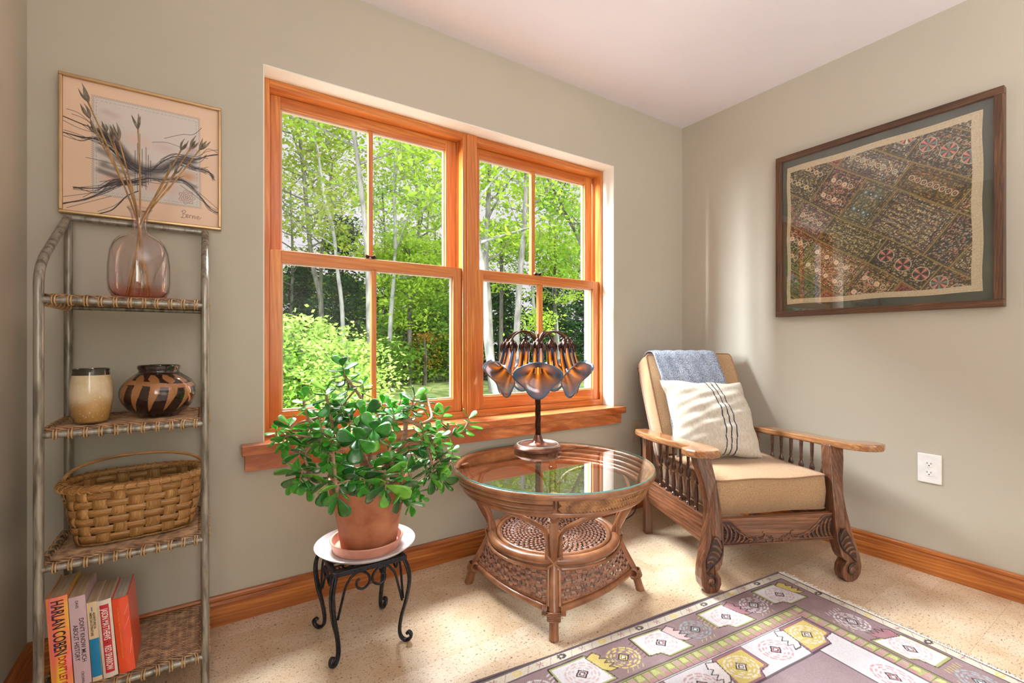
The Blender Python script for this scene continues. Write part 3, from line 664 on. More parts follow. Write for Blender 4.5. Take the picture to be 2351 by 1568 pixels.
# u,v in photo-plane fractions of the paper: (0,0) top-left
def q_(u, v): return (u*w, (1-v)*h)
C.poly([q_(.17, .10), (q_(.86, .10)), q_(.87, .85), q_(.17, .85)], (212, 202, 194))
for u, v, r, c, a in ((.3, .22, .06, (190, 150, 150), .35), (.25, .2, .05, (176, 140, 140), .3), (.45, .38, .12, (226, 184, 168), .5), (.62, .4, .1, (204, 170, 164), .5), (.8, .37, .05, (176, 96, 84), .6), (.78, .6, .09, (196, 140, 80), .8), (.6, .72, .14, (216, 168, 146), .6), (.3, .72, .12, (214, 160, 128), .6), (.24, .42, .07, (70, 84, 90), .5), (.27, .32, .05, (96, 130, 130), .45), (.24, .6, .05, (90, 80, 60), .6), (.8, .42, .07, (96, 110, 124), .5)):
    C.ell(u*w, (1-v)*h, r*w, r*h*.6, c, a, soft=.8)
bd = [(.20, .36, .035), (.26, .40, .05), (.32, .45, .07), (.40, .56, .075), (.5, .62, .075), (.6, .58, .065), (.68, .52, .06), (.76, .46, .045), (.84, .47, .03)]
for k in range(len(bd)-1):
    for j in range(6):
        t_ = j/6; u = lerp(bd[k][0], bd[k+1][0], t_); v = lerp(bd[k][1], bd[k+1][1], t_); r = lerp(bd[k][2], bd[k+1][2], t_); C.ell(u*w, (1-v)*h, .035*w, r*h, (52, 42, 48), .55, soft=.7)
for u0, v0, u1, v1, r in ((.2, .5, .4, .6, .035), (.22, .62, .42, .66, .025), (.26, .76, .5, .68, .03), (.55, .66, .72, .64, .03), (.7, .62, .84, .68, .02), (.2, .66, .34, .7, .03)):
    for j in range(16): t_ = j/15; C.ell(lerp(u0, u1, t_)*w, (1-lerp(v0, v1, t_))*h, .025*w, r*h, (70, 58, 56), .35, soft=.7)
def hair(pts, wd, c=(48, 38, 42), a=.85): C.line([tuple(q_(p.x, p.y)) for p in spline([(u, v, 0) for u, v in pts], 10)], wd*.7, c, a, .0008)
main = [[(0, .30), (.1, .33), (.2, .36), (.3, .45), (.4, .57), (.52, .61), (.6, .52), (.7, .45), (.84, .44), (.92, .40), (1, .37)],
        [(0, .42), (.1, .43), (.2, .43), (.3, .5), (.4, .6), (.5, .64)], [(0, .95), (.12, .90), (.24, .82), (.34, .75), (.5, .67), (.6, .66), (.75, .64), (.86, .74), (.94, .84), (1, .87)],
        [(.06, .82), (.2, .80), (.3, .74), (.4, .72), (.5, .7)], [(.5, .6), (.62, .57), (.72, .49), (.82, .52), (.92, .53), (.97, .57)], [(.2, 1.0), (.28, .96), (.33, .9), (.38, .83), (.45, .78)]]
for p in main: hair(p, .0034, (36, 28, 32), .95)
for k in range(60):
    base = main[k % 5]; j = rs.randint(0, len(base)-3); seg = [(u+rs.normal(0, .006), v+rs.normal(0, .018)) for u, v in base[j:j+4]]
    hair(seg, .0015, (48, 38, 44), .75)
for p in ([(.02, .24), (.1, .26), (.2, .36)], [(.05, .27), (.14, .3), (.22, .4)], [(0, .33), (.1, .37), (.22, .38)], [(1, .33), (.92, .36), (.85, .42)], [(1, .84), (.93, .78), (.86, .72)], [(0, .9), (.12, .86), (.22, .82)], [(.02, .98), (.14, .92), (.28, .85)], [(.13, .58), (.25, .59), (.4, .62)], [(.2, .98), (.3, .92), (.36, .85)], [(.88, .17), (.82, .24), (.74, .26), (.62, .32)], [(.54, .37), (.64, .35), (.74, .37)]): hair(p, .0013, (70, 56, 58), .8)
for u, l in ((.43, .16), (.445, .22), (.46, .3), (.475, .18), (.5, .2), (.515, .14), (.53, .1)): hair([(u, .62-l), (u, .6), (u, .62+l*.7)], .0018, (52, 46, 56), .7)
for e0, e1 in (((.17, .10), (.86, .10)), ((.86, .10), (.87, .85)), ((.87, .85), (.17, .85)), ((.17, .85), (.17, .10))):
    for k in range(46):
        t_ = k/46; u = lerp(e0[0], e1[0], t_); v = lerp(e0[1], e1[1], t_); C.line([q_(u-.006, v-.008), q_(u+.008, v+.006)], .0008, (96, 104, 106), .8, .0007)
    for k in range(24):
        t_ = k/24; u = lerp(e0[0], e1[0], t_); v = lerp(e0[1], e1[1], t_); u = u+(.515-u)*.06; v = v+(.475-v)*.07; C.line([q_(u, v), q_(lerp(u, u+(e1[0]-e0[0])*.02, 1), lerp(v, v+(e1[1]-e0[1])*.02, 1))], .0011, (90, 118, 124), .8)
for r in (.052, .038, .024, .01):
    C.line([q_(.775+r*(1+.15*math.cos(a*7))*math.cos(a), .775+r*(1+.15*math.cos(a*7))*math.sin(a)) for a in np.linspace(0, 6.283, 60)], .0008, (150, 108, 92), .9, .0007)
# signature
sg = [[(.73, .885), (.735, .93), (.72, .945)], [(.722, .895), (.745, .88), (.757, .893), (.74, .91), (.76, .918), (.757, .938), (.735, .945), (.718, .94)], [(.765, .935), (.778, .92), (.77, .912), (.764, .93), (.775, .94), (.787, .925)],
      [(.79, .915), (.79, .94)], [(.79, .925), (.798, .915), (.806, .917)], [(.812, .918), (.812, .942), (.818, .922), (.828, .918), (.83, .94)], [(.84, .92), (.84, .942)], [(.852, .932), (.866, .924), (.858, .915), (.85, .93), (.86, .943), (.885, .925)]]
for p in sg: C.line([q_((u-.72)*.86+.735, (v-.94)*1.0+.945) for u, v in [(a.x, a.y) for a in spline([(u, v, 0) for u, v in p], 5)]], .0008, (134, 92, 78), .85, .0007)
C.grain(.025)
M['print'] = attr_mat('ink_print', .5, None, .4)
C.mesh('paper', M['print'], art, lambda X, Y: np.stack([ax0+fw+X, np.full(X.shape, -.012), az0+fw+Y], -1))
MB().box(ax0+fw*.5, ax1-fw*.5, -.011, -.002, az0+fw*.5, az1-fw*.5).build('backing', M['tan_plastic'], art, smooth=False)
MB().box(ax0+fw, ax1-fw, -.0165, -.0155, az0+fw, az1-fw).build('picture_glass', thin_glass('print_glazing', (1, 1, 1, 1), 1.3, 0, .8), art, smooth=False)
# ---- large framed textile on the right wall
ty0, ty1, tz0, tz1 = -1.507, -.628, 1.153, 2.023
tx = thing('framed_textile', 'large framed antique patchwork textile behind reflecting glass', 'picture', (-.001, (ty0+ty1)/2, (tz0+tz1)/2))
fw = .03
for q in ((tz0, tz0+fw), (tz1-fw, tz1)): MB().box(-.036, -.001, ty0, ty1, q[0], q[1]).build('frame_rail', M['frame_oak'], tx, smooth=False, bevel=.002)
for q in ((ty0, ty0+fw), (ty1-fw, ty1)): MB().box(-.036, -.001, q[0], q[1], tz0+fw, tz1-fw).build('frame_rail', wood('framed_oak_z', S(70, 45, 30), S(124, 88, 60), 2, 40, .45, .1, (.3, .7), .6), tx, smooth=False, bevel=.002)
MB().box(-.012, -.002, ty0+fw*.6, ty1-fw*.6, tz0+fw*.6, tz1-fw*.6).build('mat_board', mottled('dark_green_mat', S(74, 80, 70), S(92, 98, 86), 6, .9), tx, smooth=False)
MB().box(-.028, -.026, ty0+fw*.9, ty1-fw*.9, tz0+fw*.9, tz1-fw*.9).build('picture_glass', thin_glass('textile_glazing', (1, 1, 1, 1), 1.5, 0, 3.2), tx, smooth=False)
# patchwork cloth painted on a fine grid: X runs from the corner side (y near 0) to the right
my = .052; mz = .066; cw = ty1-ty0-my-.064; ch_ = tz1-tz0-2*mz; ch = ch_
C = Canvas(cw, ch, .0019, (96, 84, 62)); rs = np.random.RandomState(11)
A0 = math.radians(-37); ca, sa = math.cos(A0), math.sin(A0)
def rt(a, b_): return (cw*.5+a*ca-b_*sa, ch*.5+a*sa+b_*ca)
bases = [(84, 78, 60), (132, 78, 58), (62, 64, 54), (88, 76, 74), (78, 76, 54), (98, 88, 62), (68, 60, 48), (54, 60, 60), (136, 84, 66)]
dots = [(196, 176, 146), (206, 130, 112), (40, 40, 44), (170, 108, 66), (104, 128, 116), (120, 92, 128), (60, 92, 96), (214, 200, 170), (176, 148, 84)]
def rpoly(a0, a1, b0, b1, c, al=1.0): C.poly([rt(a0, b0), rt(a1, b0), rt(a1, b1), rt(a0, b1)], c, al)
def rline(pts, wd, c, a=1.0): C.line([rt(*q) for q in pts], wd, c, a)
patches = []
bb = -.62
strips = [.15, .11, .19, .13, .20, .12, .16, .18]
for bi, bw in enumerate(strips):
    aa = -.72+rs.uniform(0, .12)
    while aa < .72:
        aw = rs.uniform(.1, .3); patches.append((aa, aa+aw, bb, bb+bw)); aa += aw
    bb += bw
for (a0, a1, b0, b1) in patches:
    base = bases[rs.randint(len(bases))]; rpoly(a0, a1, b0, b1, base); kind = rs.randint(4)
    d1, d2, d3 = [dots[i] for i in rs.permutation(len(dots))[:3]]
    for k in range(int((a1-a0)*(b1-b0)*34000)):
        a = rs.uniform(a0+.006, a1-.006); b_ = rs.uniform(b0+.006, b1-.006); th = rs.choice([0, math.pi/2, .8]); l = rs.uniform(.003, .009)
        rline([(a, b_), (a+l*math.cos(th), b_+l*math.sin(th))], .0022, (d1, d2, d3, (44, 40, 38))[rs.randint(4)], .75)
    e = .012
    for q in (e, e+.01):
        rline([(a0+q, b0+q), (a1-q, b0+q), (a1-q, b1-q), (a0+q, b1-q), (a0+q, b0+q)], .0032, (44, 40, 36), .8)
    if kind <= 1 and a1-a0 > .12:
        n = max(2, int((a1-a0-.05)/.024))
        for j in range(n):
            for f_ in ((.3, .7) if b1-b0 > .14 else (.5,)):
                x, y = rt(a0+.03+j*(a1-a0-.05)/n+.008, lerp(b0, b1, f_)); C.ell(x, y, .0115, .0115, d1 if kind else (200, 184, 158), .9); C.ell(x, y, .0085, .0085, (52, 48, 46) if j % 2 else d2, .9); C.ell(x, y, .004, .004, d3, .9)
    elif kind == 2:
        n = max(1, int((a1-a0)/.07))
        for j in range(n):
            a = lerp(a0, a1, (j+.5)/n); b_ = (b0+b1)/2; r = min(.028, (b1-b0)*.3); x, y = rt(a, b_); C.ell(x, y, r*1.1, r*1.1, (188, 172, 146), .9)
            C.ell(x, y, r, r, (58, 50, 50), .9)
            for k in range(8):
                t_ = k*math.pi/4; C.poly([(x, y), (x+r*math.cos(t_-.22), y+r*math.sin(t_-.22)), (x+r*math.cos(t_+.22), y+r*math.sin(t_+.22))], (d1, (200, 120, 108))[k % 2], .9)
    else:
        for j in range(int((b1-b0)/.022)):
            b_ = b0+.014+j*.022; rline([(a, b_+.003*math.sin(a*260)) for a in np.arange(a0+.02, a1-.02, .004)], .0026, (46, 42, 40), .8); rline([(a, b_+.008) for a in np.arange(a0+.02, a1-.02, .01)], .0018, d2, .6)
bb = -.62
for bw in strips:   # gold-brown seams
    rline([(a, bb+.004*math.sin(a*9)) for a in np.arange(-.8, .8, .03)], .0075, (112, 96, 58)); rline([(a, bb+.004*math.sin(a*9)) for a in np.arange(-.8, .8, .03)], .0022, (158, 138, 92), .8); bb += bw
for (a0, a1, b0, b1) in patches: rline([(a1, b0), (a1, b1)], .0065, (116, 98, 60)); rline([(a1, b0), (a1, b1)], .0018, (160, 140, 92), .8)
hem = (178, 164, 136)
for q in ((0, cw, 0, .026), (0, cw, ch-.03, ch), (0, .018, 0, ch), (cw-.034, cw, 0, ch)): C.rect(*q, hem)
for q in (.008,): C.line([(q, q), (cw-q, q), (cw-q, ch-q), (q, ch-q), (q, q)], .0016, (176, 156, 112), .8)
C.A = np.clip(C.A*1.35, 0, .8); C.grain(.22, 7)
M['textile'] = attr_mat('embroidered_patchwork', .9, (300, .5, .001))
def place(X, Y):
    wob = .0016*np.sin(X*60)*np.sin(Y*47); return np.stack([np.full(X.shape, -.0155)+wob*.6, ty1-my-X+.002*np.sin(Y*22), tz0+mz+Y+.002*np.sin(X*19)], -1)
C.mesh('patchwork', M['textile'], tx, place)
# ================================================================ wall outlets and cord
def outlet(lab, origin, u, n, plate, w_=.082, h_=.127):
    """u: horizontal direction on the wall, n: normal into the room"""
    o = thing('wall_outlet', lab, 'outlet', origin); F = frame_m(origin, u, n, (0, 0, 1))
    m = MB(); m.box(-w_/2, w_/2, -.0005, .006, -h_/2, h_/2, F); m.build('cover_plate', plate, o, smooth=False, bevel=.003)
    for s in (-1, 1):
        zc = s*.0195; pr = [(.0165*math.cos(a)*1.0, zc+max(-.0135, min(.0135, .0175*math.sin(a)))) for a in np.linspace(0, 2*math.pi, 25)[:-1]]
        f = MB().prism(pr, .005, .0078, lambda x, z, t_: F @ V(x, t_, z)).build('receptacle', plate, o, smooth=False, bevel=.0006)
        m = MB(); m.box(-.0075, -.0055, .0072, .0082, zc, zc+.008, F); m.box(.0055, .0075, .0072, .0082, zc, zc+.007, F); m.lathe([(0, 0), (.0026, 0), (.0026, .001), (0, .001)], 10, (0, 0, 0), F @ Matrix.Translation((0, .0072, zc-.006)) @ Matrix.Rotation(-math.pi/2, 4, 'X'))
        m.build('slot', M['black'], f, smooth=False)
    MB().lathe([(0, 0), (.003, 0), (.0026, .0015), (0, .002)], 12, (0, 0, 0), F @ Matrix.Translation((0, .006, 0)) @ Matrix.Rotation(-math.pi/2, 4, 'X')).build('screw', plate, o)
    return o
outlet('white duplex wall outlet on the right wall', V(0, -1.272, .459), V(0, -1, 0), V(-1, 0, 0), M['white_plastic'])
outlet('tan duplex outlet half hidden behind the armchair arm', V(-.441, 0, .472), V(1, 0, 0), V(0, -1, 0), M['tan_plastic'])
cp = spline([(-.435, -.012, .445), (-.435, -.028, .43), (-.43, -.03, .33), (-.45, -.03, .15), (-.5, -.05, .03), (-.6, -.09, .004), (-.8, -.13, .004), (-.98, -.12, .004), (-1.12, -.1, .004), (-1.25, -.05, .006)], 8)
o = MB().tube(cp, .0028, 8).build('power_cord', M['cord'], None); tag(o, 'thin brown lamp cord running along the floor to the corner outlet', 'cord')
# ================================================================ wrought iron plant stand
sx0, sx1, sy0, sy1, sz = -2.325, -2.087, -.465, -.222, .292
scx, scy = (sx0+sx1)/2, (sy0+sy1)/2
ps = thing('plant_stand', 'small square black wrought-iron plant stand with curled feet', 'plant stand', (scx, scy, 0))
m = MB(); w = .016
for q in ((sx0, sx1, sy0, sy0+w), (sx0, sx1, sy1-w, sy1), (sx0, sx0+w, sy0+w, sy1-w), (sx1-w, sx1, sy0+w, sy1-w)): m.box(q[0], q[1], q[2], q[3], sz-.016, sz)
m.build('top_frame', M['iron'], ps, smooth=False, bevel=.002)
m = MB()
for k in range(7):
    u = lerp(sx0+w, sx1-w, (k+1)/8); m.box(u-.002, u+.002, sy0+w, sy1-w, sz-.01, sz-.006); v = lerp(sy0+w, sy1-w, (k+1)/8); m.box(sx0+w, sx1-w, v-.002, v+.002, sz-.012, sz-.008)
for i in range(2):
    for j in range(2):
        cx, cy = lerp(sx0+.05, sx1-.05, i), lerp(sy0+.05, sy1-.05, j)
        for r in (.012, .022): m.tube([(cx+r*math.cos(a), cy+r*math.sin(a), sz-.007) for a in np.linspace(0, 6.283, 17)[:-1]], .002, 5, closed=True)
m.build('top_lattice', M['iron'], ps)
for ix, iy in ((0, 0), (1, 0), (0, 1), (1, 1)):
    x = (sx0, sx1)[ix]; y = (sy0, sy1)[iy]; dx = 1 if ix else -1; dy = 1 if iy else -1
    d = V(dx, dy, 0).normalized(); x -= dx*.008; y -= dy*.008
    prof = [(0, sz-.012), (.016, sz-.05), (.019, sz-.09), (.008, sz-.15), (-.008, .09), (-.016, .045), (-.012, .018), (.004, .0065), (.02, .012), (.026, .026), (.018, .035), (.011, .029)]
    lg = MB()
    for off in (-.0045, .0045):
        nrm = V(-d.y, d.x, 0)
        lg.tube(spline([V(x, y, z)+d*r+nrm*off*(1 if z > .1 else .6) for r, z in prof], 5), .0052, 8)
    lo = lg.build('leg', M['iron'], ps)
for ax in range(4):   # paired scrolls under each side of the top
    for s in (-1, 1):
        pr = [(-s*.104, sz-.15), (-s*.092, sz-.10), (-s*.078, sz-.05), (-s*.055, sz-.022), (-s*.03, sz-.018), (-s*.008, sz-.035), (-s*.006, sz-.06), (-s*.025, sz-.074), (-s*.043, sz-.066), (-s*.046, sz-.048), (-s*.036, sz-.04)]
        c0 = V(scx, sy0+.008, 0) if ax == 0 else V(scx, sy1-.008, 0) if ax == 1 else V(sx0+.008, scy, 0) if ax == 2 else V(sx1-.008, scy, 0)
        u = V(1, 0, 0) if ax < 2 else V(0, 1, 0)
        MB().tube(spline([c0+u*a+V(0, 0, z) for a, z in pr], 5), .0042, 7).build('scroll', M['iron'], ps)
# plate, saucer, pot with jade
px_, py_ = -2.188, -.335
o = MB().lathe([(0, 0), (.115, 0), (.125, .003), (.15, .012), (.166, .024), (.168, .027), (.165, .028), (.148, .017), (.122, .008), (0, .006)], 64, (px_, py_, sz+.001)).build('plate', M['plate'], None); tag(o, 'wide shallow translucent white plate on the iron plant stand', 'plate')
s0 = sz+.0075
o = MB().lathe([(0, 0), (.105, 0), (.112, .003), (.121, .03), (.1235, .034), (.121, .037), (.116, .036), (.107, .01), (0, .008)], 64, (px_+.004, py_, s0)).build('saucer', M['saucer'], None); tag(o, 'pale terracotta saucer under the jade plant pot', 'saucer')
pz0 = s0+.0085; pcx, pcy = -2.176, -.33
jp = thing('potted_jade_plant', 'large bushy jade plant in a terracotta pot', 'plant', (pcx, pcy, pz0))
MB().lathe([(0, 0), (.09, 0), (.094, .004), (.112, .12), (.121, .168), (.1285, .169), (.134, .225), (.1345, .232), (.131, .235), (.124, .233), (.121, .2), (.118, .196)], 64, (pcx, pcy, pz0)).build('pot', M['terracotta'], jp)
MB().lathe([(0, .205), (.06, .203), (.121, .198)], 40, (pcx, pcy, pz0)).build('soil', M['soil'], jp)
JT=[(-2.264,-0.325,0.927,'u',1.15),(-2.334,-0.405,0.856,'u',1.15),(-2.396,-0.375,0.829,'u',0.90),(-2.432,-0.325,0.749,'u',0.80),(-2.357,-0.445,0.755,'u',0.60),(-2.179,-0.265,0.859,'u',0.90),(-2.203,-0.375,0.775,'u',0.80),(-2.270,-0.425,0.779,'u',1.00),(-2.120,-0.305,0.787,'u',0.95),(-2.118,-0.375,0.782,'u',0.90),(-2.044,-0.285,0.796,'u',0.95),(-2.045,-0.425,0.819,'u',1.20),(-1.924,-0.245,0.806,'u',1.00),(-1.888,-0.325,0.735,'u',1.05),(-1.768,-0.305,0.702,'u',1.10),(-1.823,-0.275,0.578,'u',0.80),(-2.269,-0.525,0.712,'s',1.35),(-2.147,-0.475,0.678,'u',0.90),(-2.019,-0.445,0.700,'u',0.85),(-1.943,-0.425,0.672,'u',0.90),(-1.983,-0.465,0.657,'s',0.90),(-2.065,-0.445,0.627,'d',1.20),(-1.879,-0.345,0.553,'d',1.00),(-1.991,-0.445,0.532,'d',1.35),(-1.925,-0.405,0.499,'d',1.20),(-2.418,-0.425,0.658,'d',1.00),(-2.424,-0.405,0.580,'d',1.15),(-2.397,-0.445,0.577,'d',1.10),(-2.345,-0.485,0.645,'d',0.90),(-2.326,-0.525,0.547,'d',1.35),(-2.286,-0.505,0.593,'s',1.00),(-2.249,-0.525,0.565,'d',0.85),(-2.145,-0.485,0.631,'u',0.85),(-2.186,-0.545,0.550,'d',1.40),(-2.134,-0.525,0.515,'d',1.20),(-2.052,-0.445,0.505,'d',0.70),(-2.020,-0.425,0.467,'d',0.75),(-2.076,-0.465,0.458,'d',0.90),(-2.197,-0.475,0.616,'u',0.70),(-2.444,-0.385,0.710,'d',1.00),(-2.356,-0.425,0.702,'d',0.90),(-2.364,-0.305,0.699,'u',0.90),(-2.333,-0.485,0.726,'u',0.70),(-2.050,-0.345,0.549,'s',0.80),(-1.858,-0.365,0.663,'s',0.95),(-2.192,-0.485,0.731,'s',1.10),(-2.290,-0.345,0.771,'s',1.00),(-2.346,-0.265,0.751,'s',0.95),(-1.931,-0.265,0.544,'d',1.05),(-2.391,-0.285,0.684,'s',0.95),(-2.130,-0.245,0.737,'u',0.90),(-2.014,-0.225,0.725,'s',1.00),(-1.867,-0.205,0.719,'s',0.95),(-1.949,-0.445,0.561,'d',1.05),(-2.323,-0.325,0.647,'s',0.95),(-2.125,-0.445,0.770,'u',0.85),]
JB=[[(-2.176,-0.325,0.511,0.0149),(-2.194,-0.345,0.582,0.0139),(-2.229,-0.365,0.650,0.0129),(-2.264,-0.375,0.696,0.0099),(-2.308,-0.385,0.721,0.0079),(-2.348,-0.385,0.732,0.0069),(-2.380,-0.365,0.764,0.0055),],[(-2.158,-0.295,0.503,0.0099),(-2.155,-0.275,0.577,0.0089),(-2.159,-0.275,0.656,0.0079),(-2.166,-0.295,0.739,0.0064),(-2.193,-0.325,0.799,0.0055),(-2.232,-0.345,0.856,0.0045),(-2.259,-0.325,0.897,0.0040),],[(-2.148,-0.345,0.511,0.0139),(-2.129,-0.365,0.569,0.0129),(-2.090,-0.375,0.620,0.0119),(-2.057,-0.355,0.667,0.0099),(-2.039,-0.325,0.716,0.0079),(-2.026,-0.305,0.752,0.0060),(-2.025,-0.375,0.792,0.0045),],[(-2.170,-0.305,0.609,0.0069),(-2.164,-0.405,0.702,0.0079),(-2.136,-0.425,0.739,0.0084),(-2.087,-0.425,0.746,0.0079),(-2.032,-0.425,0.721,0.0074),(-1.991,-0.425,0.679,0.0069),(-1.961,-0.415,0.627,0.0064),(-1.922,-0.405,0.575,0.0055),(-1.904,-0.405,0.537,0.0040),],[(-2.057,-0.355,0.659,0.0079),(-2.036,-0.395,0.663,0.0069),(-2.007,-0.425,0.650,0.0060),(-1.994,-0.445,0.606,0.0055),(-1.988,-0.445,0.556,0.0045),],[(-2.264,-0.375,0.696,0.0060),(-2.321,-0.445,0.704,0.0050),(-2.330,-0.485,0.659,0.0055),(-2.328,-0.505,0.603,0.0050),(-2.329,-0.525,0.563,0.0040),],[(-2.238,-0.365,0.663,0.0069),(-2.255,-0.305,0.700,0.0060),(-2.210,-0.275,0.717,0.0060),(-2.160,-0.265,0.711,0.0055),(-2.130,-0.285,0.726,0.0040),],[(-2.348,-0.385,0.732,0.0050),(-2.378,-0.405,0.690,0.0050),(-2.400,-0.425,0.656,0.0045),(-2.385,-0.425,0.607,0.0040),(-2.392,-0.435,0.577,0.0035),],[(-2.155,-0.375,0.530,0.0079),(-2.150,-0.445,0.598,0.0060),(-2.154,-0.475,0.648,0.0045),(-2.147,-0.475,0.668,0.0035),],[(-2.155,-0.365,0.535,0.0069),(-2.166,-0.465,0.590,0.0050),(-2.177,-0.525,0.564,0.0045),],[(-2.135,-0.385,0.567,0.0060),(-2.117,-0.465,0.561,0.0050),(-2.117,-0.505,0.520,0.0040),],[(-2.032,-0.425,0.721,0.0060),(-1.965,-0.385,0.733,0.0050),(-1.939,-0.305,0.771,0.0045),(-1.935,-0.265,0.803,0.0040),],[(-1.991,-0.425,0.679,0.0050),(-1.890,-0.375,0.660,0.0050),(-1.809,-0.325,0.660,0.0040),(-1.770,-0.305,0.688,0.0035),],[(-2.041,-0.365,0.549,0.0050),(-2.048,-0.405,0.520,0.0040),(-2.040,-0.425,0.493,0.0035),],[(-2.380,-0.365,0.764,0.0045),(-2.392,-0.375,0.797,0.0040),(-2.396,-0.375,0.825,0.0035),],[(-2.308,-0.385,0.721,0.0050),(-2.321,-0.395,0.780,0.0045),(-2.334,-0.405,0.845,0.0040),],]
random.seed(21)
bm_ = {}
nodes = []
for bi, br in enumerate(JB):
    pts = [V(*q[:3]) for q in br]; rr = [q[3] for q in br]
    if bi in (0, 2): pts[0].z = pz0+.2
    if abs(pts[0].z-pz0-.2) < .06 and bi in (1, 8, 9): pts[0].z = pz0+.2; 
    if pts[0].z < pz0+.24:
        d = V(pts[0].x-pcx, pts[0].y-pcy, 0)
        if d.length > .09: d = d.normalized()*.09
        pts[0] = V(pcx+d.x, pcy+d.y, pts[0].z)
    sp = spline(pts, 6); rs_ = [float(np.interp(i/6, range(len(rr)), rr))*(1+.12*(i % 6 == 0)) for i in range(len(sp))]
    MB().tube(sp, rs_, 9).build('branch', M['bark_jade'], jp)
    for i, q in enumerate(sp): nodes.append((q, rs_[i]))
# leaf mesh: thick obovate pad, base at the origin, pointing +X, face up +Z
def leaf_mesh(L, Wd):
    us = [0, .08, .25, .45, .65, .82, .94, 1.0]; wd = [.10, .16, .42, .72, .95, .95, .66, .12]; vs = []; fs = []
    for u, q in zip(us, wd):
        for k, (s, t) in enumerate(((-1, 0), (-.6, .7), (0, 1), (.6, .7), (1, 0), (.6, -.6), (0, -.9), (-.6, -.6))):
            vs.append((u*L, s*q*Wd/2, t*.0028*(.35+q*.7)+.10*L*(u-.45)**2*.9+abs(s)*.0012))
    n = len(us)
    for i in range(n-1):
        for k in range(8): a = i*8+k; b_ = i*8+(k+1) % 8; fs.append((a, b_, b_+8, a+8))
    fs.append(tuple(range(7, -1, -1))); fs.append(tuple((n-1)*8+k for k in range(8)))
    me = bpy.data.meshes.new('leaf'); me.from_pydata(vs, [], fs); me.materials.append(M['jade']); me.shade_smooth(); return me
LM = [leaf_mesh(.050, .035), leaf_mesh(.056, .038), leaf_mesh(.044, .033)]
extra = MB(); leaves = []
def add_leaf(p, d, up, s, k):
    d = d.normalized(); z = (up-d*up.dot(d))
    z = z.normalized() if z.length > 1e-4 else d.orthogonal().normalized()
    y = z.cross(d); leaves.append((s, k, p, d, y, z))
XT = []
for (x, y, z, md, s) in JT:
    XT.append((x, y, z, md, s))
    if random.random() < .75:
        XT.append((min(x+random.uniform(-.045, .045), -1.95), y+random.uniform(-.03, .05), z+(random.uniform(-.06, -.02) if md == 'u' else random.uniform(-.01, .05)), random.choice('us') if md != 'd' else 'd', s*random.uniform(.8, .95)))
for ti, (x, y, z, md, s) in enumerate(XT):
    tip = V(x, y, z)
    best = min(nodes, key=lambda q: (q[0]-tip).length+(.12 if (md == 'd' and q[0].z < tip.z+.01) or (md == 'u' and q[0].z > tip.z-.01) else 0))
    b0 = best[0]; dist = (b0-tip).length
    out = V(tip.x-pcx, (tip.y-pcy), 0); out = out.normalized() if out.length > .02 else V(0, -1, 0)
    ed = {'u': V(0, 0, 1)+out*.25, 'd': V(0, 0, -1)+out*.35+V(0, -.2, 0), 's': out+V(0, -.35, .25)}[md].normalized()
    mid = lerp(b0, tip, .5)+V(0, 0, .02 if md == 'd' else -.012)
    if dist > .012:
        sp = spline([b0, mid, tip-ed*.03*s, tip], 5); MB().tube(sp, [lerp(min(best[1]*.8, .0045), .0018, i/(len(sp)-1)) for i in range(len(sp))], 7).build('twig', M['bark_jade'], jp)
    a = ed.orthogonal().normalized(); b_ = ed.cross(a)
    ph = random.uniform(0, 3)
    nl = 4
    for lv in range(nl):
        for sd in (0, math.pi):
            an = ph+lv*math.pi/2+sd+random.uniform(-.25, .25); rad = a*math.cos(an)+b_*math.sin(an)
            el = [.95, .4, .05, -.25][lv]+random.uniform(-.15, .15)
            d = rad*math.cos(el)+ed*math.sin(el)+V(0, 0, -.15)
            p = tip-ed*(.013*s*lv)
            q = p+d.normalized()*.05*s
            if q.y > -.065: d.y = -abs(d.y)
            if q.z < pz0+.235 and math.hypot(q.x-pcx, q.y-pcy) < .14: 
                if p.z < pz0+.24: d = V(d.x, -abs(d.y)-.3, d.z); p = p+V(0, -.01, 0)
            add_leaf(p, d, ed+V(0, -.3, .3), s*random.uniform(.85, 1.15)*(1.0 if lv else .8), random.randrange(3))
leaves.sort(key=lambda q: -q[0])
inv = wmat(jp).inverted()
for i, (s, k, p, d, y, z) in enumerate(leaves):
    M4 = inv @ frame_m(p, d*s, y*s, z*s)
    if i < 300: inst(LM[k], 'leaf', jp, M4)
    else:
        me = LM[k]; extra.add([M4 @ v.co for v in me.vertices], [tuple(f.vertices) for f in me.polygons])
if extra.v: extra.build('small_leaves', M['jade'], jp, local=True, stuff=True)
# ================================================================ round rattan table
TC = V(-1.45, -.452, 0); TA = math.radians(-128)
tb = thing('rattan_side_table', 'round rattan side table with glass top and woven lower shelf', 'table', TC, TA)
def P3(r, a, z): return TC+V(r*math.cos(TA+a), r*math.sin(TA+a), z)   # a: angle from the front leg
def arc(r, z, a0, a1, n, dz=0): return [P3(r, lerp(a0, a1, i/n), z) for i in range(n+1)]
TG = .515; H = math.pi/2
gt2 = thin_glass('table_glass', (.975, .99, .985, 1), 1.52, 0, 1.8)
MB().lathe([(0, TG-.006), (.405, TG-.006), (.405, TG), (0, TG)], 96, TC).build('glass_top', gt2, tb, ang=30)
MB().lathe([(.4051, TG-.0058), (.4062, TG-.003), (.4051, TG-.0002)], 96, TC).build('glass_edge', flat('green_glass_edge', S(120, 190, 184), .1, 0, .5), tb)
MB().tube(arc(.398, TG-.0175, 0, 2*math.pi, 96)[:-1], .0115, 10, closed=True).build('rim', M['rattan'], tb)
MB().tube(arc(.362, .43, 0, 2*math.pi, 96)[:-1], .0125, 10, closed=True).build('lower_rim', M['rattan'], tb)
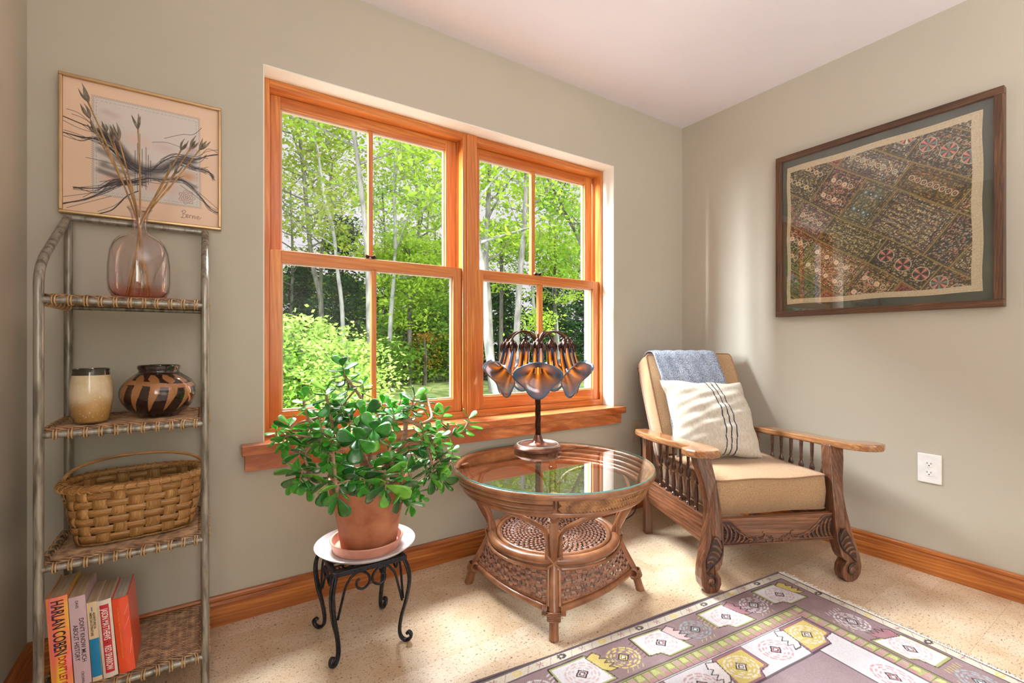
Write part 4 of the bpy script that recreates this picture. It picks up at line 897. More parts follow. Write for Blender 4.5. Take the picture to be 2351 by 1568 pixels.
e = .05
for k in (1, 3):    # rod quadrants sit between leg k.. : quadrant index counted counter-clockwise from the front leg
    pass
def quad(q): return q*H+e, (q+1)*H-e
for q in (1, 3):   # quadrants with stacked rods
    a0, a1 = quad(q)
    for r, z, t_ in ((.394, .482, .0115), (.384, .461, .0115), (.371, .444, .009)): MB().tube(arc(r, z, a0-.04, a1+.04, 26), t_, 10).build('rim_rod', M['rattan'], tb)
def band(a0, a1):
    m = MB(); cols = int((a1-a0)*.39/.0125); rws = 4
    for c_ in range(cols):
        for r_ in range(rws):
            sg_ = 1 if r_ % 2 else -1; a = lerp(a0, a1, (c_+.5)/cols); z = lerp(.44, .496, (r_+.5)/rws); R = lerp(.372, .4, (z-.44)/.056)
            da = .0125/.39; dz = .0085*sg_
            p0 = P3(R, a-da*.8, z-dz); p1 = P3(R+.0035, a, z); p2 = P3(R, a+da*.8, z+dz)
            m.tube([p0, p1, p2], [.0034, .0056, .0034], 6, flat=.4, up=P3(1, a, 0)-TC)
    P = [[P3(R-.002, lerp(a0, a1, i/30), z) for i in range(31)] for R, z in ((.369, .436), (.397, .5))]; m.grid(P)
    return m
for q in (0, 2):
    a0, a1 = quad(q); band(a0, a1).build('herringbone_band', M['rattan_band'], tb, stuff=True)
# legs
for q in range(4):
    a = q*H
    path = spline([P3(.372, a, .5), P3(.352, a, .43), P3(.305, a, .34), P3(.262, a, .262), P3(.256, a, .225), P3(.285, a, .16), P3(.33, a, .075), P3(.355, a, .0)], 6)
    L = MB().tube(path, [.0165]*(len(path)-3)+[.0165, .0175, .0178], 12).build('leg', M['rattan'], tb)
    for s in (-1, 1):
        MB().tube(spline([P3(.262, a+s*.095, .232), P3(.268, a+s*.088, .29), P3(.292, a+s*.1, .34), P3(.33, a+s*.22, .385), P3(.355, a+s*.46, .418), P3(.36, a+s*.62, .424)], 6), .0085, 8).build('brace', M['rattan'], L)
        MB().tube(spline([P3(.268, a+s*.075, .2), P3(.295, a+s*.068, .14), P3(.322, a+s*.062, .095)], 5), .0065, 8).build('side_rod', M['rattan'], L)
        MB().tube([P3(.352, a+s*.05, .43), P3(.375, a+s*.05, .465), P3(.392, a+s*.05, .497)], .006, 7).build('binding_rod', M['rattan'], L)
        MB().tube([P3(.354, a+s*.018, .43), P3(.381, a+s*.018, .465), P3(.4, a+s*.018, .497)], .0065, 7).build('binding_rod', M['rattan'], L)
    m = MB()
    def wrap(c, ax, r, n, w_):
        ax = Vector(ax).normalized(); u = ax.orthogonal().normalized(); v = ax.cross(u)
        for k in range(n): m.tube([c+ax*(k-(n-1)/2)*w_+(u*math.cos(t_)+v*math.sin(t_))*r for t_ in np.linspace(0, 6.283, 17)[:-1]], w_*.56, 5, closed=True)
    wrap(P3(.335, a, .068), P3(.35, a, .02)-P3(.33, a, .075), .0225, 6, .005)
    wrap(P3(.341, a, .405), V(0, 0, 1), .0195, 3, .0045)
    for s in (-1, 1):   # crossed strips at the waist
        m.tube([P3(.272, a-s*.1, .25), P3(.283, a, .225), P3(.272, a+s*.1, .2)], .0035, 6)
        wrap(P3(.322, a+s*.1, .082), P3(.322, a+s*.2, .085)-P3(.322, a, .08), .0155, 3, .0055)
    m.build('cane_binding', M['rattan'], L, stuff=True)
    a1 = a+H    # lower stretcher, slightly bowed
    n = 14; sp = []
    for i in range(n+1):
        t_ = i/n; A_ = P3(.325, a, .082); B_ = P3(.325, a1, .082); pz = lerp(A_, B_, t_); o_ = (lerp(A_, B_, .5)-TC); o_.z = 0; sp.append(pz+o_.normalized()*.028*math.sin(math.pi*t_))
    MB().tube(sp, .0125, 10).build('stretcher', M['rattan'], tb)
    MB().tube([p+V(0, 0, .019)-(p-TC).normalized()*.004 for p in sp[1:-1]], .0065, 8).build('stretcher_rod', M['rattan'], tb)
    # woven skirt between the shelf ring and the stretcher
    def skirt(t_, s_):  # t along, s down
        top = P3(.262, lerp(a+.09, a1-.09, t_), .2); lo = lerp(sp[0], sp[-1], lerp(.06, .94, t_)); o_ = (lerp(sp[0], sp[-1], .5)-TC); o_.z = 0
        lo = lo+o_.normalized()*.028*math.sin(math.pi*lerp(.06, .94, t_))+V(0, 0, .02); return lerp(top, lo, s_)
    m = MB(); m2 = MB(); NS = 18; NR = 6
    for i in range(NS+1):
        t_ = i/NS; m.tube([skirt(min(max(t_+.012*math.sin(k_*1.6+i), 0), 1), k_/8) for k_ in range(9)], .0026, 5)
    for r_ in range(NR):
        for i in range(NS):
            ta, tb_ = (i+.08)/NS, (i+.92)/NS
            if (i+r_) % 2: ta -= .25/NS; tb_ += .12/NS
            sa = (r_+.5)/NR+.018*math.sin(i*.8+r_)+(.03 if i % 2 else -.03)
            pts = []
            for k_ in range(4):
                t_ = lerp(ta, tb_, k_/3); p = skirt(t_, min(max(sa+.02*(k_/3-.5), 0), 1)); nn = (p-TC); nn.z = 0; nn.normalize(); pts.append(p+nn*(.0045*math.sin(math.pi*k_/3)*(1 if (i+r_) % 2 else -.6)+.001))
            m2.tube(pts, [.0045, .0078, .0078, .0045], 6, flat=.3, up=nn)
    m.build('skirt_spokes', M['reed_bind'], tb, stuff=True); m2.build('skirt_weave', M['rattan_dark'], tb, stuff=True)
# lower shelf
MB().tube(arc(.252, .222, 0, 2*math.pi, 80)[:-1], .0185, 12, closed=True).build('shelf_ring', M['rattan'], tb)
MB().tube(arc(.226, .232, 0, 2*math.pi, 80)[:-1], .0085, 10, closed=True).build('inner_ring', M['rattan'], tb)
MB().tube(arc(.268, .2, 0, 2*math.pi, 80)[:-1], .0065, 8, closed=True).build('under_ring', M['rattan'], tb)
m = MB(); m2 = MB(); NS = 44
for i in range(NS):
    a = 2*math.pi*i/NS; m.tube([P3(r, a+.05*math.sin(r*95), .2265) for r in np.linspace(.03, .222, 22)], [lerp(.0012, .0028, k/21) for k in range(22)], 5, up=(0, 0, 1))
for r_ in range(13):
    r = .04+r_*.0148; st_ = 1 if r_ > 4 else 2
    for i in range(0, NS, st_):
        a = 2*math.pi*(i+(.5 if r_ % 2 else 0))/NS; ha = math.pi/NS*.74*st_
        m2.tube([P3(r, a-ha, .2255), P3(r+.001, a-ha*.4, .2305), P3(r-.001, a+ha*.4, .2305), P3(r, a+ha, .2255)], [.0025, .0056, .0056, .0025], 5, flat=.4, up=(0, 0, 1))
m.build('shelf_spokes', M['reed_bind'], tb, stuff=True); m2.build('shelf_weave', M['rattan_dark'], tb, stuff=True)
MB().lathe([(0, .231), (.028, .231), (.032, .227), (.03, .222), (0, .222)], 32, TC).build('shelf_disc', M['rattan'], tb)
# ================================================================ lily lamp
LC = V(-1.368, -.235, TG+.0005)
lp = thing('lily_table_lamp', 'bronze table lamp with seven drooping iridescent glass lily shades', 'lamp', LC)
MB().lathe([(0, 0), (.104, 0), (.111, .006), (.112, .014), (.106, .023), (.098, .027), (.09, .0265), (.086, .023), (.05, .027), (.03, .036), (.02, .052), (.0155, .07), (0, .07)], 64, LC).build('base', M['base_bronze'], lp)
MB().tube(arc0 := [LC+V(.094*math.cos(a), .094*math.sin(a), .0265) for a in np.linspace(0, 6.283, 61)[:-1]], .0035, 6, closed=True).build('base_ring', flat('patina_ring', S(150, 170, 166), .35, .5), lp)
st = MB().tube([LC+V(0, 0, z) for z in (.05, .49)], .0095, 10).build('stem', M['bronze'], lp)
for k in range(5):
    MB().tube([LC+V(.0085*math.cos(k*1.2566+z*22), .0085*math.sin(k*1.2566+z*22), z) for z in np.linspace(.055, .49, 40)], .0052, 6).build('twisted_strand', M['bronze'], st)
MB().lathe([(.0155, .05), (.019, .056), (.013, .066)], 20, LC).build('stem_collar', M['bronze'], lp)
camdir = math.atan2(-1.74, -1.288)
sh_t = NT('iridescent_lily_glass'); at_ = sh_t.new('Attribute'); at_.attribute_name = 'pattern'; gw = sh_t.new('Attribute'); gw.attribute_name = 'glow'
sh_t.base(at_.outputs['Color']); sh_t.set(.16, .35, .4); sh_t.link(gw.outputs['Color'], sh_t.b.inputs['Emission Color']); sh_t.b.inputs['Emission Strength'].default_value = .75
M['lily'] = sh_t.m
def lily_mesh():
    """tube flaring into a wavy pointed mouth; x outward, z up, origin at the cap top"""
    NU, NV = 56, 26
    ax = spline([(0, 0, -.012), (.003, 0, -.05), (.010, 0, -.088), (.021, 0, -.120), (.040, 0, -.144), (.064, 0, -.157)], 5)
    n = len(ax); vs = []; cs = []; gs = []
    prof = [(0, .021), (.12, .0235), (.3, .0245), (.5, .0265), (.64, .0295), (.76, .036), (.87, .050), (.95, .068), (1, .077)]
    for i in range(NV+1):
        t_ = i/NV; f = t_*(n-1); k = min(int(f), n-2); c = lerp(ax[k], ax[k+1], f-k); tg = (ax[min(k+2, n-1)]-ax[max(k-1, 0)]).normalized()
        yv = V(0, 1, 0); xv = yv.cross(tg); r = float(np.interp(t_, [q[0] for q in prof], [q[1] for q in prof]))
        for j in range(NU):
            a = 2*math.pi*j/NU; fl_ = max(0, (t_-.62)/.38); wob = 1-.10*fl_*math.cos(2*a)+.16*fl_**2*(max(0, math.cos(a-1.95))**8+max(0, math.cos(a+1.95))**8)
            pt = max(0, math.cos(a))**6     # lower lip point (xv<0 side is down/inner)
            pt2 = max(0, math.cos(a))**5
            rr = r*(wob+.42*fl_**2*pt-.06*fl_*(max(0, math.cos(a-.75))**8+max(0, math.cos(a+.75))**8))
            lift = .010*fl_*math.cos(3*a)-.004*fl_
            ribs = 1+.03*math.cos(10*a)*(1-fl_)
            p = c+xv*(math.cos(a)*rr*ribs)+yv*(math.sin(a)*rr*ribs*(1.12 if fl_ > 0 else 1))+tg*lift
            vs.append(p); s_ = (.5+.5*math.cos(5*a))**1.6
            am = np.array(S(236, 150, 40)[:3]); dk = np.array(S(40, 26, 44)[:3]); bl = np.array(S(40, 120, 170)[:3]); tk_ = np.array(S(96, 96, 96)[:3]); gr_ = np.array(S(150, 120, 84)[:3])
            top = np.clip((.3-t_)/.25, 0, 1); c1 = dk*(1-s_**1.5)+am*s_**1.5; c1 = c1*(1-top*.85)+(bl*(.35+.65*(.5+.5*math.cos(2*a+1)))+dk*.6)*(top*.85); c1 = c1+bl*.5*max(0, math.cos(a*1-2.2))**6
            irid = .5+.5*math.sin(3*a+1.2); lipc = bl*(.4+.35*irid)+tk_*(.5-.2*irid); mouth = gr_*.4+am*.6*(.5+.5*math.cos(4*a+math.pi))
            c1 = c1*(1-fl_)+(mouth*(1-fl_)+lipc*fl_)*fl_
            g = am*np.array([1.0, .72, .3])*(s_**1.5*(1-top)*.75)*(1-fl_)**1+am*np.array([1, .6, .28])*.9*fl_*(1-fl_**1.5)*(.55+.45*math.cos(4*a+math.pi))
            cs.append(tuple(c1)+(1,)); gs.append(tuple(np.clip(g, 0, 1.2))+(1,))
    fs = [(i*NU+j, i*NU+(j+1) % NU, (i+1)*NU+(j+1) % NU, (i+1)*NU+j) for i in range(NV) for j in range(NU)]
    me = bpy.data.meshes.new('lily_shade'); me.from_pydata([tuple(v) for v in vs], [], fs); me.shade_smooth()
    for nm, d in (('pattern', cs), ('glow', gs)):
        q = me.color_attributes.new(nm, 'FLOAT_COLOR', 'POINT'); q.data.foreach_set('color', np.array(d, np.float32).ravel())
    me.materials.append(M['lily']); return me, ax
LMESH, LAX = lily_mesh()
capm = MB(); capm.lathe([(0, .012), (.006, .010), (.012, .002), (.021, -.008), (.025, -.02), (.0262, -.030), (.0245, -.032), (.022, -.02)], 24)
for k in range(6):
    a = k*math.pi/3; r = V(math.cos(a), math.sin(a), 0)
    capm.tube([r*.018+V(0, 0, -.004), r*.0268+V(.001, 0, -.022), r*.0275+V(.004, 0, -.04), r*.0268+V(.007, 0, -.054)], [.008, .0102, .0076, .0006], 6, flat=.35, up=r)
CAPM = bpy.data.meshes.new('cap'); CAPM.from_pydata(capm.v, [], capm.f); CAPM.materials.append(M['bronze']); CAPM.shade_smooth()
M['bulb'] = NT('lit_bulb'); M['bulb'].b.inputs['Emission Color'].default_value = (1, .72, .38, 1); M['bulb'].b.inputs['Emission Strength'].default_value = 9; M['bulb'] = M['bulb'].m
bu = MB().lathe([(0, -.02), (.006, -.018), (.0085, -.01), (.0075, 0), (.004, .01), (.003, .03), (0, .03)], 14); BULB = bpy.data.meshes.new('bulb'); BULB.from_pydata(bu.v, [], bu.f); BULB.materials.append(M['bulb']); BULB.shade_smooth()
linv = wmat(lp).inverted()
for k in range(7):
    a = camdir+2*math.pi*k/7; d = V(math.cos(a), math.sin(a), 0); top = LC+d*.15+V(0, 0, .503)
    MB().tube(spline([LC+d*.006+V(0, 0, .47), LC+d*.022+V(0, 0, .515), LC+d*.055+V(0, 0, .542), LC+d*.095+V(0, 0, .546), LC+d*.13+V(0, 0, .532), top+V(0, 0, .008)], 6), .0048, 8).build('arm', M['bronze'], lp)
    M4 = linv @ frame_m(top, d, V(-d.y, d.x, 0), V(0, 0, 1))
    sh_ = inst(LMESH, 'lily_shade', lp, M4); sm_ = sh_.modifiers.new('t', 'SOLIDIFY'); sm_.thickness = .0016
    inst(CAPM, 'cap', sh_, Matrix.Identity(4)); inst(BULB, 'bulb', sh_, Matrix.Translation((.028, 0, -.095)) @ Matrix.Rotation(-.35, 4, 'Y'))
ld = bpy.data.lights.new('lily_lamp_glow', 'POINT'); ld.energy = 1.2; ld.color = (1, .68, .36); ld.shadow_soft_size = .05
lo = bpy.data.objects.new('lily_lamp_glow', ld); COL.objects.link(lo); lo.parent = lp; lo.location = (0, 0, .3)
# ================================================================ Morris armchair
CF = V(-.655, -.964, 0); CA = math.radians(-24.9)
ch = thing('morris_armchair', 'carved oak reclining armchair with tan cushions in the corner', 'armchair', CF, CA)
RC = wmat(ch)
def K(x, d, z): return RC @ V(x, d, z)
def kbox(m, x0, x1, d0, d1, z0, z1): m.box(x0, x1, d0, d1, z0, z1, RC); return m
prof = [(.352, .562), (.342, .5), (.324, .43), (.313, .36), (.314, .31), (.322, .26), (.335, .2), (.35, .15), (.362, .1), (.366, .062), (.361, .032), (.345, .009), (.325, .0), (.302, .0), (.285, .012), (.277, .035), (.279, .06), (.289, .078), (.297, .086), (.284, .096), (.272, .115), (.263, .15), (.258, .2), (.257, .26), (.26, .33), (.265, .4), (.274, .48), (.286, .562)]
def dof(z): return float(np.interp(z, [0, .06, .12, .3, .45, .56], [-.022, -.024, -.02, .0, .03, .055]))
for s in (-1, 1):
    pr = prof if s > 0 else [(-x, z) for x, z in prof][::-1]
    sp = []
    for i in range(len(pr)):   # densify so the leg can bend in depth
        a, b_ = pr[i], pr[(i+1) % len(pr)]; n = max(1, int(abs(a[1]-b_[1])/.03)) if abs(a[0]-b_[0]) < .05 else 1
        for k in range(n): sp.append((lerp(a[0], b_[0], k/n), lerp(a[1], b_[1], k/n)))
    m = MB(); n = len(sp); vs = [K(x, dof(z), z) for x, z in sp]+[K(x, dof(z)+.05, z) for x, z in sp]
    # cap faces as strips so the curved board stays clean: triangulate by pairing heights
    m.add(vs, [tuple(range(n-1, -1, -1)), tuple(range(n, 2*n))]+[(i, (i+1) % n, n+(i+1) % n, n+i) for i in range(n)])
    lg = m.build('front_leg', M['oak_z'], ch, smooth=False, bevel=.0035)
    tri = lg.modifiers.new('tri', 'TRIANGULATE'); tri.ngon_method = 'CLIP'
    # carved volute and leaf
    cxx = s*.322; czz = .048
    def KF(x, z, o=.0025): return K(x, dof(z)-o, z)
    sp_ = [(cxx+s*(.031-.0027*k)*math.cos(2.6-k*.62)*-1, czz+(.034-.0029*k)*math.sin(2.6-k*.62)) for k in range(1, 10)]
    MB().tube(spline([KF(*q) for q in sp_], 4), [lerp(.0052, .003, i/32) for i in range(33)], 6, flat=.6, up=KF(0, 0, 1)-KF(0, 0, 0)).build('volute_groove', M['oak_dark'], lg)
    MB().lathe([(0, -.004), (.011, -.003), (.0145, .0), (.0145, .004)], 20, (0, 0, 0), frame_m(K(cxx, dof(czz), czz), RC.to_3x3() @ V(1, 0, 0), RC.to_3x3() @ V(0, 0, 1), RC.to_3x3() @ V(0, 1, 0))).build('volute_button', M['oak_z'], lg)
    rib = [(s*.270, .208), (s*.268, .172), (s*.283, .136), (s*.314, .11), (s*.338, .084)]
    fr = spline([KF(*q) for q in rib], 5)
    MB().tube(fr, .0034, 6, flat=.6).build('carved_rib', M['oak_dark'], lg)
    tips_ = [(.300, .224), (.316, .194), (.325, .168), (.334, .15), (.342, .13)]
    gpoly = [(s*.272, .2), (s*.284, .222)]+[(s*a_, b_2) for a_, b_2 in tips_]+[(s*.34, .1), (s*.315, .108), (s*.284, .134), (s*.2695, .17)]
    n_ = len(gpoly); g_ = MB(); cg = KF(s*.3, .155, .0012)
    g_.add([cg]+[KF(x_, z_, .0012) for x_, z_ in gpoly], [(0, k_+1, (k_+1) % n_+1) for k_ in range(n_)]); g_.build('carved_ground', M['oak_dark'], lg, smooth=False)  # flat dark patch, recess shade painted behind the leaf
    m = MB()
    for (tx_, tz_), (bx_, bz_) in zip([(.300, .218), (.311, .188), (.320, .164), (.329, .145), (.337, .127)], [(.2705, .172), (.273, .156), (.281, .142), (.293, .13), (.307, .118)]):
        pts = [KF(s*bx_, bz_, .001), KF(s*lerp(bx_, tx_, .35), lerp(bz_, tz_, .5)+.006, .003), KF(s*lerp(bx_, tx_, .8), lerp(bz_, tz_, .9)+.003, .0025), KF(s*tx_, tz_-.004, .001)]
        m.tube(spline(pts, 4), [.002]+[.0052]*11+[.003], 6, flat=.5, up=RC.to_3x3() @ V(0, 1, 0))
    m.build('carved_leaf', M['oak_z'], lg)
    # rear leg
    m = MB(); m.add([K(s*x, d, z) for d, z in ((.565, 0), (.605, 0), (.575, .55), (.615, .55), (.57, .3), (.61, .3)) for x in (.288, .332)], [])
    m = MB()
    rp = [(.572, 0), (.612, 0), (.608, .3), (.612, .545), (.572, .545), (.568, .3)]
    m.prism(rp, s*.29, s*.33, lambda d, z, t_: K(t_, d, z)); m.build('rear_leg', M['oak_z'], ch, smooth=False, bevel=.003)
    # side rail and spindles
    kbox(MB(), min(s*.297, s*.32), max(s*.297, s*.32), .045, .575, .175, .29).build('side_rail', M['oak_y'], ch, smooth=False, bevel=.003)
    def zarm(d): return .587-.06*d
    for k in range(6):
        d = .115+k*.066; zt = zarm(d)-.03; zb_ = .288; L = zt-zb_
        pf = [(.0105, 0), (.0075, .03), (.0065, .05), (.0095, .06), (.006, .075), (.0085, .12), (.0105, .2), (.0095, .3), (.0065, .42), (.011, .45), (.0065, .48), (.011, .51), (.0125, .56), (.008, .62), (.0055, .66), (.0078, .69), (.0062, .72), (.0075, .85), (.0085, 1.0)]
        MB().lathe([(r, t_*L) for r, t_ in pf], 12, K(s*.308, d, zb_)).build('spindle', M['spindle'] if 'spindle' in M else M['oak_dark'], ch)
    # arm: paddle shape with a notch
    ap = [(.30, .61), (.303, .45), (.30, .3), (.296, .15), (.292, .02), (.30, -.04), (.322, -.085), (.355, -.103), (.392, -.1), (.425, -.075), (.438, -.035), (.434, .012), (.418, .028), (.39, .036), (.376, .055), (.378, .13), (.392, .22), (.4, .32), (.398, .45), (.385, .56), (.372, .61), (.352, .625), (.335, .612), (.318, .628)]
    vs = []
    for dz in (0, -.03): vs += [K(s*x, d, zarm(d)+dz) for x, d in ap]
    n = len(ap); m = MB(); m.add(vs, [tuple(range(n)), tuple(range(2*n-1, n-1, -1))]+[(i, (i+1) % n, n+(i+1) % n, n+i) for i in range(n)])
    m.build('armrest', M['oak_light'], ch, smooth=False, bevel=.008, seg=3)
# carved front apron
kbox(MB(), -.262, .262, .012, .04, .172, .283).build('front_apron', M['oak_x'], ch, smooth=False, bevel=.002)
ap = [o for o in ch.children if o.name.startswith('front_apron')][0]
kbox(MB(), -.262, .262, .006, .014, .172, .178).build('apron_bead', M['oak_x'], ap, smooth=False, bevel=.002)
R3 = RC.to_3x3()
for s in (-1, 1):
    m = MB(); mm = MB()
    m.tube(spline([K(s*x, .010, z) for x, z in ((.252, .277), (.215, .272), (.175, .235), (.13, .205), (.085, .197), (.05, .205), (.035, .195), (.005, .188))], 5), .0032, 6)
    m.build('carved_edge', M['oak_x'], ap)
    m4 = MB().prism([(s*.26, .28), (s*.225, .276), (s*.175, .237), (s*.13, .206), (s*.10, .199), (s*.10, .184), (s*.26, .184)], .0112, .0125, lambda x, z, t_: K(x, t_, z)); m4.build('carved_ground', M['oak_dark'], ap, smooth=False)  # flat dark sheet paints the recess shade behind the lobes
    for k in range(7):
        x0 = .245-k*.019; zt = float(np.interp(x0, [.13, .175, .215, .25], [.2, .232, .262, .268])); h_ = zt-.184
        pts = [K(s*(x0+.006), .0105, zt-.003), K(s*(x0-.010), .0085, zt-h_*.35), K(s*(x0-.008), .0085, .184+h_*.25), K(s*(x0+.004), .010, .186)]
        (m2 := MB()).tube(spline(pts, 4), [.002]+[.0046]*11+[.003], 6, flat=.8); m2.build('carved_lobe', M['oak_x'], ap)
        if k % 2 == 0:
            for j in range(int(h_/.011)):
                p = K(s*(x0+.001-.006*math.sin(j*.5)), .008, zt-.012-j*.011); mm.lathe([(0, -.003), (.0032, 0), (0, .003)], 8, p)
    if mm.v: mm.build('carved_beads', M['oak_x'], ap)
    m = MB()
    for (xa, za), (xb, zb_) in (((.1, .205), (.06, .214)), ((.055, .188), (.02, .196))):
        m.tube(spline([K(s*xa, .010, za), K(s*(xa-.01), .0095, za-.014), K(s*(xa-.03), .0095, za-.012), K(s*xb, .0095, zb_), K(s*(xb+.012), .010, zb_+.006)], 4), .003, 6)
    m.build('carved_scroll', M['oak_x'], ap)
kbox(MB(), -.3, .3, .56, .59, .175, .29).build('rear_rail', M['oak_x'], ch, smooth=False, bevel=.003)
def cushion(name, w2, h2, t2, Mx, p=5, bulge=.012, nu=26, nv=26, nw=6):
    """rounded box cushion centred at the origin of Mx (x width, y height, z thickness)"""
    m = MB(); vs = []; N = 30
    def sq(u, v, k): return u
    pts = []
    for f, sgn in ((0, 1), (0, -1)):
        P = []
        for j in range(N+1):
            row = []
            for i in range(N+1):
                u = -1+2*i/N; v = -1+2*j/N
                u = math.sin(u*math.pi/2); v = math.sin(v*math.pi/2)
                c = 1-(abs(u)**p+abs(v)**p)/2*.0
                x = w2*u*(1-.02*v*v); y = h2*v*(1-.02*u*u)
                cr = .985 if abs(u) > .97 and abs(v) > .97 else 1
                z = sgn*(t2*(1-.06*max(abs(u), abs(v))**10)+bulge*(1-u*u)*(1-v*v)+.0025*math.sin(u*5+v*3))
                row.append(Mx @ V(x*cr, y*cr, z))
            P.append(row)
        m.grid(P); pts.append(P)
    # side walls
    def edge(P): return P[0][:]+[r[-1] for r in P[1:]]+P[-1][-2::-1]+[r[0] for r in P[-2:0:-1]]
    a, b_ = edge(pts[0]), edge(pts[1]); n = len(a); c = Mx @ V(0, 0, 0)
    mid = [lerp(p_, q_2, .5)+(lerp(p_, q_2, .5)-c).normalized()*.006 for p_, q_2 in zip(a, b_)]
    m.add(a+mid+b_, [(i, (i+1) % n, n+(i+1) % n, n+i) for i in range(n)]+[(n+i, n+(i+1) % n, 2*n+(i+1) % n, 2*n+i) for i in range(n)])
    o = m.build(name, M['tan_fabric'], ch, ang=60); mer = bpy.data.objects[o.name]
    bm = bmesh.new(); bm.from_mesh(o.data); bmesh.ops.remove_doubles(bm, verts=bm.verts, dist=.0005); bmesh.ops.recalc_face_normals(bm, faces=bm.faces); bm.to_mesh(o.data); bm.free()
    for e_ in (a, b_): MB().tube(e_, .0038, 6, closed=True).build('piping', M['piping'], o)
    return o
def CM(c, x, y, z): return frame_m(c, R3 @ V(*x), R3 @ V(*y), R3 @ V(*z))
cushion('seat_cushion', .262, .265, .073, CM(K(0, .305, .364), (1, 0, 0), (0, 1, 0), (0, 0, 1)))
bd_ = V(0, .21, .415).normalized(); bn = V(0, bd_.z, -bd_.y)
bc = V(0, .60, .70)+V(0, bn.y, bn.z)*.066
bdir = (0, bd_.y, bd_.z)
cushion('back_cushion', .262, .285, .062, CM(K(bc.x, bc.y, bc.z), (1, 0, 0), bdir, (0, bn.y, bn.z)))
# reclining back frame behind the cushion
m = MB()
bk_o = bc+V(0, bn.y, bn.z)*.085
for x in (-.24, .24):
    A_ = bk_o-bd_*.32; B_ = bk_o+bd_*.26
    m.tube([K(x, A_.y, A_.z), K(x, B_.y, B_.z)], .017, 4, twist=0)
for k in range(4):
    q = bk_o+bd_*(-.27+k*.17); m.tube([K(-.24, q.y, q.z), K(.24, q.y, q.z)], .012, 6)
m.build('back_frame', M['oak_z'], ch, smooth=False)
# indigo throw over the back
tm_ = MB(); P = []
def back(s_, off):   # s_: distance along the front face from the bottom, continuing over the top and down the rear
    L = .60; hb = .285
    f0 = bc-V(0, bn.y, bn.z)*(.074+off)
    if s_ <= L-.03: q = f0+bd_*(s_-hb-.02)
    elif s_ <= L+.17:
        a = (s_-(L-.03))/.2*math.pi; c0 = bc+bd_*(L-.03-hb-.02); R_ = .074+off; q = c0-V(0, bn.y, bn.z)*R_*math.cos(a)+bd_*min(.034+off, R_)*math.sin(a)*1.25
    else: q = bc+V(0, bn.y, bn.z)*(.074+off)+bd_*(L-.03-hb-.02-(s_-L-.17))
    return q
NSX, NSY = 30, 60
for j in range(NSY+1):
    s_ = lerp(.115, 1.0, j/NSY); row = []
    for i in range(NSX+1):
        u = i/NSX; x = lerp(-.215, .165, u)+.012*math.sin(j*.12)-.01*(1-j/NSY)*(u)
        q = back(s_, .008+.0016*math.sin(i*1.1+j*.3)+.001*math.sin(j*.9)); row.append(K(x, q.y, q.z))
    P.append(row)
th = thing('throw_blanket', 'faded indigo woven throw draped over the armchair back', 'blanket', K(0, bc.y, 1.0))
tm_.grid(P).build('cloth', M['throw'], th, solid=.005)
fr_ = MB()
for i in range(46):
    u = i/45; x = lerp(-.215, .165, u)-.01*u; q = back(.117, .010)
    l = .055 if u > .12 else .085
    fr_.tube([K(x, q.y, q.z), K(x+random.uniform(-.004, .004), q.y-.02*l/.055*.5, q.z-l*.5), K(x+random.uniform(-.007, .007), q.y-.022, q.z-l)], [.0022, .0019, .001], 5)
fr_.build('tassel_fringe', M['throw'], th, stuff=True)
# striped linen pillow
pc = V(-.062, .405, .636); pdn = V(.11, .27, .40).normalized(); tilt = math.radians(-4)
pu = V(1, 0, 0); py = V(.06, .52, .85).normalized(); pn = pu.cross(py).normalized(); pu = py.cross(pn).normalized()
pl = thing('linen_pillow', 'square cream linen pillow with three navy stripes', 'pillow', K(pc.x, pc.y, pc.z-.19))
C = Canvas(2, 2, 2/220, (200, 192, 178)); rs = np.random.RandomState(5)
for x0 in (1.06, 1.18, 1.30): C.line([(x0+.03*math.sin(y*2.4), y) for y in np.linspace(0, 2, 30)], .026, (44, 56, 76))
nz = rs.normal(0, 1, (C.ny, C.nx)); nzh = rs.normal(0, 1, (C.ny//8+2, C.nx//3+2)); nzh = np.kron(nzh, np.ones((8, 3)))[:C.ny, :C.nx]
C.A = np.clip(C.A*(1+.06*nz[..., None]+.05*nzh[..., None]), 0, 1)
M['linen'] = attr_mat('striped_linen', .95, (420, .6, .0015), .1)
def pill(sgn):
    def place(X, Y):
        u = X-1; v = Y-1; r = np.clip(1-np.abs(u)**2.6, 0, 1)**.5*np.clip(1-np.abs(v)**2.6, 0, 1)**.5
        hw = .222; wx = hw*u*(1-.055*(1-np.abs(u))*0-.05*(1-v*v)*np.abs(u)**3*-1-.04*(v*v-1)*-1)
        wx = hw*u*(1-.06*(1-v**2)*np.abs(u)); wy = .204*v*(1-.06*(1-u**2)*np.abs(v)); z = sgn*(.078*r+.005*np.sin(u*7+v*4)*r+.0035*np.sin(v*13+u*3)*r+.0025*np.sin(v*23-u*9)*r); wx = wx+.004*np.sin(v*9)*np.abs(u)**4*np.sign(u)+.006*np.sin(v*3.3+1)*(np.abs(u)**3); wy = wy+.004*np.sin(u*8)*np.abs(v)**4
        z = z*(1-.25*np.clip(v, 0, 1))
        L3 = pc[0]+pu.x*wx+py.x*wy+pn.x*z; D3 = pc[1]+pu.y*wx+py.y*wy+pn.y*z; Z3 = pc[2]+pu.z*wx+py.z*wy+pn.z*z
        A = np.array(RC); Q = np.stack([L3, D3, Z3, np.ones_like(L3)], -1) @ A.T; return Q[:, :3]
    return place
C.mesh('front_panel', M['linen'], pl, pill(1)); C.mesh('rear_panel', M['linen'], pl, pill(-1))
